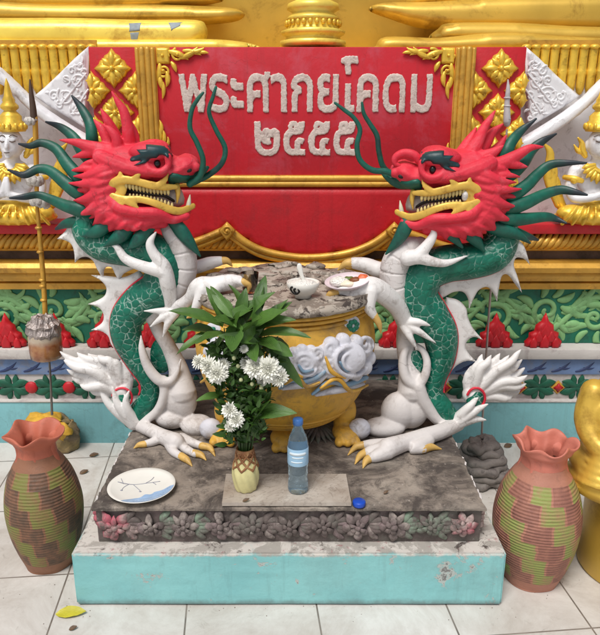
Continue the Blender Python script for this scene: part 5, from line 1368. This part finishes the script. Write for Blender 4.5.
for z_, a_, b_ in ((.57, -2.3, -.9), (.52, -2.1, -1.1), (.46, -2.2, -1.2)):
    stube(b, [(p.x + r * 1.022 * cos(a), p.y + r * 1.022 * sin(a), p.z + Hb * z_, .0022 if z_ < .55 else .005) for a in np.linspace(a_, b_, 8)], 2, 6, .2)
build('label_band', b, mat('label white', (.86, .91, .94), .4, bump=0), lb)
b = MB(); lathe(b, [(0, Hb * 1.0), (r * .42, Hb * 1.0), (r * .48, Hb * .99), (r * .48, Hb * .925), (r * .44, Hb * .92), (0, Hb * .92)], p, 30, lambda th, i: (.0004 * cos(16 * th) if i in (2, 3) else 0, 0)); build('cap', b, mat('translucent blue cap', (.25, .45, .72), .35, var=.1, bump=0), bt)
# flower vase
p = G(246, 488, ZT); k = K(p.y, 465)
va = thing('flower_vase', 'small pale green ribbed vase with brown woven neck on the marble tile', 'vase', p)
pf = [(0, .0), (9 * k, 0), (11 * k, 1.5 * k), (12.4 * k, 8 * k), (13.4 * k, 17 * k), (12.6 * k, 25 * k), (10.2 * k, 32 * k), (8.2 * k, 37 * k)]
b = MB(); lathe(b, catmull(pf, 3), p, 64, lambda th, i: (.55 * k * cos(9 * (th + i * .07)) if i > 2 else 0, 0)); build('body', b, mat('pale green glaze', (.82, .79, .57), .35, var=.1, vs=30, dirt=(.6, .56, .38), da=.2, bump=.1), va)
b = MB()
for j in range(7):
    for s in (-1, 1):
        c = []
        for i in range(10):
            t = i / 9; a = 2 * pi * j / 7 + s * t * 1.6; rr_ = np.interp(t, [0, .5, 1], [12.3, 9.2, 8.0]) + .5; c.append((p.x + rr_ * k * cos(a), p.y + rr_ * k * sin(a), p.z + (25 + 17 * t) * k, 1.2 * k))
        stube(b, c, 2, 6)
lathe(b, [(7.8 * k, 36 * k), (8.6 * k, 41 * k), (9 * k, 45 * k), (8 * k, 45.4 * k), (7 * k, 42 * k), (6 * k, 30 * k)], p, 30)
build('woven_neck', b, mat('brown weave', (.52, .34, .20), .6, var=.3, vs=40, dirt=(.7, .58, .4), da=.3, ds=40), va)
# bouquet
VM = p + Vector((0, 0, 44 * k))
bq = thing('flower_bouquet', 'bouquet of broad green leaves and white chrysanthemums in the small vase', 'flowers', VM)
rg = random.Random(21)
def leaf_mesh(base, tip, wd, droop, roll, n=10, fold=.35):
    """lance-shaped leaf with a midrib fold, from base to tip"""
    b = MB(); base, tip = Vector(base), Vector(tip); ax = tip - base; L = ax.length
    up = Vector((0, -.45, 1)); sidev = ax.cross(up).normalized(); nrm = sidev.cross(ax).normalized()
    q = Matrix.Rotation(roll, 3, ax.normalized()); sidev = q @ sidev; nrm = q @ nrm
    vs_ = []; fs_ = []
    for i in range(n + 1):
        t = i / n; wv = wd * (sin(pi * t ** .85) ** .8 if 0 < t < 1 else 0) + .0006
        c = base + ax * t + nrm * (droop * L * 4 * t * (1 - t))
        wob = .06 * wd * sin(t * 17 + L * 50)
        for s in (-1, -.5, 0, .5, 1): vs_.append(c + sidev * (wv * s) + nrm * (abs(s) * wv * fold + wob * s * s * (1 if s > 0 else -1)))
        for m_, s in enumerate((-1, -.5, 0, .5, 1)): b.uv[len(vs_) - 5 + m_] = (abs(s) * .5 + t * .5, t)
    for i in range(n):
        for j in range(4): fs_.append((i * 5 + j, i * 5 + j + 1, (i + 1) * 5 + j + 1, (i + 1) * 5 + j))
    b.add(vs_, fs_); return b
BY = VM.y                       # bouquet stands around this depth
kb = K(BY, 350)
LV = [((222, 326), (168, 311), 7.5, .08, 0, 4), ((224, 332), (176, 355), 7.5, .08, .2, 10), ((236, 322), (232, 352), 9, -.05, .1, 30), ((242, 326), (275, 292), 7.5, .1, 0, -2), ((250, 330), (296, 320), 7, .1, .2, 8),
      ((256, 336), (311, 338), 6.5, .1, 0, 12), ((262, 342), (303, 388), 6, .12, .4, 4), ((226, 396), (196, 401), 5, .08, 0, 12), ((250, 414), (297, 413), 8, .1, .4, 16), ((247, 444), (272, 399), 6.5, .05, -.5, 18),
      ((238, 320), (246, 288), 6, .1, .4, -6), ((232, 318), (214, 296), 7, .1, 0, -10), ((256, 322), (264, 286), 6, .1, -.3, -12), ((246, 320), (228, 284), 5, .1, .5, -16), ((260, 330), (292, 302), 7, .1, .1, -8),
      ((216, 334), (182, 330), 7, .1, .1, 0), ((228, 336), (196, 344), 8, .1, .3, 16), ((248, 336), (256, 362), 7, -.05, .3, 24), ((258, 340), (282, 352), 7, .08, .1, 22), ((266, 350), (292, 366), 6, .1, .2, 0), ((254, 326), (284, 311), 8, .05, .3, 14), ((240, 330), (213, 318), 8, .06, -.2, 20), ((246, 334), (262, 318), 9, .04, .2, 26), ((224, 344), (206, 362), 6, .08, 0, 6)]
for (bs_, tp_, wd, dr, ro, d) in LV:
    a = U(bs_[0], bs_[1], BY - d * .4 * kb); c = U(tp_[0], tp_[1], BY - d * 1.6 * kb)
    build('leaf', leaf_mesh(a, c, wd * kb, dr, ro), LEAF, bq, recalc=False)
for _ in range(34):
    bx, by = rg.uniform(222, 268), rg.uniform(318, 350); an = rg.uniform(0, 2 * pi); L = rg.uniform(22, 42)
    a = U(bx, by, BY + rg.uniform(-20, 10) * kb); c = a + Vector((cos(an) * L * kb, rg.uniform(-28, 34) * kb, (sin(an) * .8 + .2) * L * kb))
    build('leaf', leaf_mesh(a, c, rg.uniform(4.5, 7.5) * kb, rg.uniform(.03, .12), rg.uniform(-.6, .6)), LEAF, bq, recalc=False)
# stems and fine foliage
b = MB()
for j in range(20):
    a = 2 * pi * j / 20; tx, ty = 244 + 26 * cos(a) * rg.uniform(.5, 1), rg.uniform(325, 372)
    tp_ = U(tx, ty, BY + 14 * sin(a) * kb)
    stube(b, [(VM.x + 3 * kb * cos(a), VM.y + 3 * kb * sin(a), VM.z - 25 * kb, .0022), (*(VM * .6 + tp_ * .4 + Vector((cos(a) * 4 * kb, 0, 0))), .0022), (*tp_, .0016)], 5, 6)
build('stem', b, mat('stem green', (.20, .30, .12), .5, var=.2, bump=0), bq)
b = MB(); o_ = MB()
for j in range(950):
    t = rg.random(); cx = 244 + (max(-1.5, min(1.5, rg.gauss(0, 1))) * (11 + 12 * t)); cy = 440 - 95 * t + rg.uniform(-6, 6)
    a = U(cx, cy, BY + rg.gauss(0, 10) * kb - 4 * kb); an = rg.uniform(.2, pi - .2); L = rg.uniform(6, 14) * kb
    m_ = leaf_mesh(a, a + Vector((cos(an) * L, rg.uniform(-.7, .5) * L, sin(an) * L * .9)), L * .2, .1, rg.uniform(-1, 1), 4)
    o = len(b.v); b.add(m_.v, m_.f); b.uv.update({o + q: uv for q, uv in m_.uv.items()})
fo = build('fine_foliage', b, LEAF2, bq, recalc=False)
def mum(cx, cy, r, d, tilt, label=None):
    b = MB(); c = U(cx, cy, BY - d * kb); ax = (Vector((0, 0, CAMH)) - c).normalized() + Vector(tilt); ax.normalize()
    q = ax.to_track_quat('Z', 'Y').to_matrix(); R0 = r * 1.12 * kb; N = 95
    for i in range(N):
        f = (i + .5) / N; az = i * 2.39996; el = radians(88 - 105 * f ** .8); L = R0 * (.45 + .55 * f ** .5) * rg.uniform(.9, 1.2)
        dv = Vector((cos(az) * cos(el), sin(az) * cos(el), sin(el))); sd_ = Vector((-sin(az), cos(az), 0)); up_ = sd_.cross(dv)
        wv = R0 * .085; vs_ = []
        for t, ww, cu in ((.12, .5, 0), (.5, 1, .04), (.85, 1.05, .02), (1, .35, -.05 if f > .4 else .12)):
            for s in (-1, 0, 1): vs_.append(c + q @ (dv * (L * t) + sd_ * (wv * ww * s) - up_ * (cu * L) + up_ * (abs(s) * wv * -.5)))
        b.add(vs_, [(a * 3 + e, a * 3 + e + 1, (a + 1) * 3 + e + 1, (a + 1) * 3 + e) for a in range(3) for e in range(2)])
    build('blossom', b, PETAL, bq, recalc=False)
for (cx, cy, r, d, tl2) in ((209, 366, 9, 22, (-.5, 0, 0)), (199, 362, 7, 18, (-.8, 0, .3)), (217, 373, 10, 26, (-.2, 0, -.2)), (223, 365, 7, 14, (0, 0, .4)), (256, 367, 11, 28, (-.2, 0, .2)), (268, 369, 12, 30, (0, 0, 0)), (279, 377, 9, 28, (.5, 0, -.2)), (247, 363, 7, 20, (-.4, 0, .5)), (230, 410, 8, 24, (-.4, 0, .2)), (236, 419, 8, 26, (-.1, 0, 0)), (230, 426, 6, 24, (-.5, 0, -.4)), (244, 349, 4, 26, (0, 0, .6)), (262, 381, 5, 22, (0, 0, -.4))): mum(cx, cy, r, d, tl2)
for (cx, cy) in ((234, 358), (238, 366), (252, 384), (241, 380), (261, 388)):
    b = MB(); c = U(cx, cy, BY - 24 * kb); ell(b, c, (2 * kb, 2 * kb, 2.2 * kb), 10, 7); build('bud', b, mat('bud cream', (.80, .82, .62), .5), bq)

# ================================================================== CLAY POTS
def clay_pot(px, pyb, hw_px, rim_px, top_py, nm, label, m, rimm, rot, kind):
    c = G(px, pyb - 13, 0.0); 
    k = K(c.y, (pyb + top_py) / 2)
    # height from the row of the rim's centre
    zt_ = U(px, top_py, c.y).z
    t = thing('clay_pot', label, 'pot', c, 'patterned clay pots beside the altar')
    Rm = hw_px * k
    pr = [(0, 0), (.58, 0), (.64, .01), (.70, .05), (.82, .14), (.94, .27), (1.0, .42), (.97, .54), (.86, .66), (.70, .75), (.555, .81), (.50, .845)]
    b = MB(); lathe(b, [(r * Rm, z * zt_) for r, z in catmull(pr, 4)], c, 72, lambda th, i: (.0025 * noise.noise(Vector((cos(th) * 2, sin(th) * 2, i * .1))), 0), uvz=(.055 * zt_, .79 * zt_))
    o = build('body', b, m, t)
    r0 = rim_px * k
    b = MB(); n = kind
    def ruf(th, i):
        a = max(0, i - 6) / 8.0; a = min(a, 1); a2 = 1 if i < 16 else 1
        return (a * .11 * r0 * cos(n * th + rot) + a * .02 * r0 * cos(2 * th), a * .10 * r0 * sin(n * th + rot) + .004 * cos(2 * th + 1) * a)
    pr2 = [(.50 * Rm, .842 * zt_), (.485 * Rm, .87 * zt_), (.48 * Rm, .885 * zt_), (.50 * Rm, .91 * zt_), (.58 * Rm, .935 * zt_), (r0 * .93, .965 * zt_), (r0 * 1.0, .985 * zt_), (r0 * .98, 1.0 * zt_), (r0 * .88, .985 * zt_), (.53 * Rm, .945 * zt_), (.44 * Rm, .90 * zt_), (.43 * Rm, .85 * zt_), (.6 * Rm, .7 * zt_), (.85 * Rm, .45 * zt_), (.6 * Rm, .05 * zt_), (0, .03 * zt_)]
    c2 = catmull(pr2[:12], 2)
    lathe(b, [tuple(q) for q in c2] + pr2[12:], c, 72, ruf if True else None)
    build('ruffled_rim', b, rimm, t)
    return t
PRIM = mat('terracotta', (.72, .40, .31), .6, var=.14, vs=8, dirt=(.52, .30, .24), da=.3, ds=10, bump=.35)
PRIM2 = mat('pink terracotta', (.76, .45, .38), .6, var=.12, vs=8, dirt=(.56, .33, .28), da=.25, ds=10, bump=.35)
POT1 = m_pot('left pot pattern', (.36, .28, .22), (.47, .48, .24), (.58, .40, .30), 6)
POT2 = m_pot('right pot pattern', (.54, .36, .31), (.54, .58, .31), (.70, .48, .40), 6)
clay_pot(51, 573, 37, 27, 430, 0, 'olive and dark brown chequered clay pot at the left of the plinth', POT1, PRIM, .8, 5)
clay_pot(530, 588, 42.5, 28, 440, 0, 'pinkish clay pot with green chequers at the right of the plinth', POT2, PRIM2, 2.0, 6)

# ================================================================== GOLD FIGURE AT THE RIGHT EDGE
c = G(634, 566, 0)
gs = thing('gold_figure', 'gold draped figure on a round base at the right picture edge', 'statue', c)
k = K(c.y, 500); 
b = MB(); hz = lambda y: U(634, y, c.y - .06).z
rb = 56 * k; zt_ = hz(492)
lathe(b, [(0, 0), (rb * .96, 0), (rb, .01), (rb * .985, zt_ * .45), (rb * .99, zt_ * .5), (rb * .985, zt_ * .55), (rb * 1.0, zt_ - .012), (rb * 1.02, zt_ - .006), (rb * .98, zt_), (0, zt_)], c, 56); build('round_base', b, GOLDB, gs, auto=50)
b = MB()
def GE(x, y, d, r): ell(b, U(634 + x, y, c.y - d * k), (r[0] * k, r[2] * k, r[1] * k), 24, 14)
GE(0, 478, 8, (66, 22, 52)); GE(-6, 462, 4, (56, 24, 44)); GE(-2, 440, 0, (46, 28, 36)); GE(0, 412, 4, (47, 26, 34)); GE(4, 390, 0, (38, 24, 28)); GE(8, 366, 0, (14, 16, 14)); GE(10, 340, 6, (24, 27, 24)); GE(10, 312, 2, (10, 10, 10))
for j in range(7):
    y0 = 440 + 6.5 * j; w0 = 46 + 3.2 * j
    stube(b, [(*U(634 - w0 * .98, y0 - 6, c.y - 4 * k), 2 * k), (*U(634 - w0 * .72, y0 + 5, c.y - (24 + 2 * j) * k), 2.4 * k), (*U(634 - w0 * .2, y0 + 12, c.y - (34 + 2.4 * j) * k), 2.4 * k), (*U(634 + w0 * .6, y0 + 6, c.y - (28 + 2 * j) * k), 2 * k)], 6, 8)
for q in (-1, 1):
    stube(b, [(*U(634 + q * 40, 392, c.y), 13 * k), (*U(634 + q * 47, 420, c.y - 6 * k), 12 * k), (*U(634 + q * 36, 446, c.y - 22 * k), 10 * k), (*U(634 + q * 6, 456, c.y - 38 * k), 9 * k)], 6, 12)
build('draped_body', fuse(b, .006, 2), GOLDB, gs)

# ================================================================== PARASOL POLES, JAR, BUNDLES
Yl = 2.36
lp = thing('parasol_pole', 'slender gold pole with brown furled tip at the left edge', 'pole', U(52, 416, Yl))
b = MB(); Pp = lambda x, y: U(x, y, Yl)
b.cur = 0
stube(b, [(*Pp(35, 118), .009), (*Pp(36, 150), .009), (*Pp(37, 205), .007)], 4, 12)
stube(b, [(*Pp(37, 205), .006), (*Pp(41, 250), .0085), (*Pp(44, 290), .009), (*Pp(46, 335), .009)], 5, 12)
for y in (228, 252, 280, 286, 300): ell(b, Pp(37 + (y - 205) * .07, y), (.013, .013, .007), 12, 6)
build('pole', b, GOLDO, lp)
b = MB(); stube(b, [(*Pp(46, 330), .004), (*Pp(50, 370), .004), (*Pp(52, 414), .005)], 4, 8); build('lower_rod', b, mat('dull steel', (.48, .45, .42), .45, metal=.4, var=.2), lp)
b = MB(); stube(b, [(*Pp(34, 122), .012), (*Pp(33, 108), .0105), (*Pp(31, 92), .007), (*Pp(30, 80), .0025)], 5, 12)
build('furled_tip', b, BRN, lp)
LACE = mat('lace white', (.80, .78, .75), .75, var=.15, vs=60, dirt=(.42, .38, .36), da=.45, ds=60, bump=.8)
for (x, y, r) in ((31, 121, 5.5), (35, 180, 8), (40, 201, 9)):
    b = MB(); q = Pp(x, y)
    for j in range(9):
        a = 2 * pi * j / 9; ell(b, q + Vector((cos(a) * r * .0022, sin(a) * r * .0022, rg.uniform(-.3, .3) * r * .003)), (r * .0018, r * .0018, r * .0022), 10, 7)
    ell(b, q, (r * .0026, r * .0026, r * .0026), 12, 8)
    for v in b.v: v += noise.noise_vector(v * 90) * .005
    build('lace_knot', b, LACE, lp)
# jar hung on the pole
Yj = Yl - .03
c = U(47, 358, Yj); k = K(Yj, 340)
jr = thing('glass_jar', 'murky glass jar with crumpled foil lid tied on the left pole', 'jar', c)
b = MB(); lathe(b, [(0, 0), (13 * k, 0), (15.5 * k, 2 * k), (16 * k, 8 * k), (16 * k, 24 * k), (14 * k, 28 * k), (14 * k, 32 * k)], c, 32)
m_ = NT('jar amber'); sz = m_.n('ShaderNodeSeparateXYZ'); m_.l(m_.tc.outputs['Generated'], sz.inputs[0])
nn = m_.math('ADD', sz.outputs[2], m_.math('MULTIPLY', m_.math('SUBTRACT', m_.noise(25, 5), .5), .35))
m_.set(m_.mix(m_.ramp(nn, .5, .72), m_.mix(m_.ramp(m_.noise(30, 4), .4, .6), lin((.55, .33, .20)), lin((.66, .47, .30))), lin((.70, .64, .56))), .15); m_.b.inputs['Coat Weight'].default_value = .6
build('jar_body', b, m_.m, jr)
b = MB(); lathe(b, [(15 * k, 24 * k), (16.5 * k, 28 * k), (15 * k, 33 * k), (16 * k, 36 * k), (11 * k, 39 * k), (9 * k, 44 * k), (5 * k, 45 * k), (0, 43 * k)], c, 48, lambda th, i: (noise.noise(Vector((cos(th) * 3, sin(th) * 3, i))) * 3.4 * k, noise.noise(Vector((cos(th) * 4, sin(th) * 4, i + 9))) * 3 * k))
build('foil_lid', b, mat('crumpled foil', (.66, .62, .60), .35, metal=.5, var=.25, vs=40, dirt=(.42, .36, .34), da=.3, ds=30, bump=.8, bs=40, bd=.01), jr, smooth=False)
# yellow bundle at the foot of the left pole
c = G(62, 448, 0); k = K(c.y, 430)
bd = thing('offering_bundle', 'heap of yellow cloth and withered garland behind the left clay pot', 'bundle', c)
b = MB(); ell(b, c + Vector((.0, 0, 14 * k)), (19 * k, 17 * k, 17 * k), 32, 20); ell(b, c + Vector((-10 * k, 0, 27 * k)), (19 * k, 15 * k, 9 * k), 32, 16)
for v in b.v: v += noise.noise_vector(v * 22) * .022 + noise.noise_vector(v * 70) * .008
for v in b.v: v.z = max(v.z, .001)
build('withered_garland', b, mat('withered brown', (.42, .36, .28), .7, var=.4, vs=25, dirt=(.66, .56, .36), da=.5, ds=20, bump=.8), bd)
b = MB(); ell(b, c + Vector((-12 * k, -4 * k, 34 * k)), (18 * k, 12 * k, 5 * k), 32, 14); ell(b, c + Vector((4 * k, -10 * k, 24 * k)), (10 * k, 6 * k, 9 * k), 24, 14)
for v in b.v: v += noise.noise_vector(v * 30) * .018 + noise.noise_vector(v * 80) * .006
build('yellow_cloth', b, mat('yellow cloth', (.80, .62, .20), .6, var=.25, vs=25, dirt=(.55, .40, .15), da=.3), bd)
# right pole
Yr_ = 2.34
rp = thing('parasol_pole', 'thin silver pole with white furled tip behind the right dragon', 'pole', U(484, 442, Yr_))
Pp = lambda x, y: U(x, y, Yr_)
STEEL = mat('silver rod', (.68, .62, .60), .35, metal=.4, var=.15)
b = MB(); stube(b, [(*Pp(507, 130), .0035), (*Pp(498, 210), .004), (*Pp(490, 300), .004), (*Pp(486, 360), .004), (*Pp(481, 446), .004)], 6, 10); build('rod', b, STEEL, rp)
b = MB(); stube(b, [(*Pp(508, 80), .002), (*Pp(508, 90), .007), (*Pp(507, 104), .009), (*Pp(507, 120), .012), (*Pp(507, 124), .010)], 5, 14)
for y in (98, 106, 119): ell(b, Pp(507.3, y), (.0125, .0125, .004), 14, 6)
build('furled_tip', b, mat('grey white cloth', (.72, .70, .70), .5, var=.1, vs=30, dirt=(.5, .48, .48), da=.3, ds=40), rp)
c = G(480, 478, 0); k = K(c.y, 460)
b = MB()
for j, (r, z) in enumerate(((23, 4), (22, 11), (21, 18), (19, 25), (15, 32), (11, 38))):
    lathe(b, [(0.001, z * k - 4.5 * k)] + [((r + 4.6 * cos(a)) * k, (z + 4.6 * sin(a)) * k) for a in np.linspace(-pi / 2, pi / 2, 7)] + [(.001, z * k + 4.6 * k)], c + Vector((.006 * sin(j * 2.1), .006 * cos(j * 1.7), 0)), 40, lambda th, i, j=j: (noise.noise(Vector((cos(th) * 2.2, sin(th) * 2.2, j * 3.1))) * 5 * k, noise.noise(Vector((cos(th) * 2, sin(th) * 2, j * 5.7 + 2))) * 3.4 * k))
for v in b.v: v.z = max(v.z, .001)
o = build('cloth_coil', b, ASH, loc=c); tag(o, 'dark grey coiled mound of cloth round the foot of the right pole', 'mound')

# ================================================================== FALLEN LEAVES
rg = random.Random(31)
def floor_leaf(px, py, L, wd, ang, m, label, z=0.0, grp=None):
    c = G(px, py, z + .004); dv = Vector((cos(ang), sin(ang), 0)) * L / 2
    b = leaf_mesh(c - dv, c + dv + Vector((0, 0, .006)), wd, .04, rg.uniform(-.2, .2), 8, .15)
    zmin = min(v.z for v in b.v)
    for v in b.v: v.z += (z + .0015) - zmin
    o = build('fallen_leaf', b, m, loc=c, recalc=False); tag(o, label, 'leaf', grp); return o
YLF = m_leaf('yellow leaf', (.62, .60, .12), (.76, .72, .22)); BLF = m_leaf('dry brown leaf', (.25, .18, .12), (.40, .30, .20))
floor_leaf(71, 613, .085, .018, .05, YLF, 'yellow fallen leaf on the floor in front of the left clay pot')
for (x, y, L, a, lab) in ((94, 455, .038, .2, 'dry brown leaf on the floor behind the left clay pot, nearest the plinth'), (84, 472, .035, .6, 'small dry leaf on the floor between left pot and plinth'), (508, 446, .038, .3, 'dry leaf on the floor between the coiled mound and right pot'), (73, 628, .022, .3, 'tiny brown leaf scrap below the yellow leaf')):
    floor_leaf(x, y, L, L * .28, a, BLF, lab, 0, 'dry leaves on the floor')
for (x, y, L, a, lab) in ((246, 500, .02, .2, 'tiny dark leaf scrap lying on the marble tile'), (386, 492, .016, .4, 'brown scrap on the slab right of the blue cap')):
    floor_leaf(x, y, L, L * .25, a, BLF, lab, ZT + .001 if x == 246 else HS + .002, 'dry scraps on the altar')

b = MB(); rg = random.Random(77)
for _ in range(110):
    side_ = rg.random()
    if side_ < .45: x, y = rg.uniform(-.7, .62), 1.60 - abs(rg.gauss(0, .035))
    elif side_ < .7: x, y = -.64 - abs(rg.gauss(0, .12)), rg.uniform(1.6, 2.55)
    else: x, y = .58 + abs(rg.gauss(0, .15)), rg.uniform(1.6, 2.55)
    r = rg.uniform(.0006, .0018); ell(b, (x, y, r * .4), (r, r * rg.uniform(.6, 1.3), r * .6), 6, 4)
gr = build('grit', b, mat('grit', (.50, .46, .41), .9, var=.4, bump=0)); gr['kind'] = 'stuff'; tag(gr, 'crumbs of grit along the foot of the plinth', 'grit')
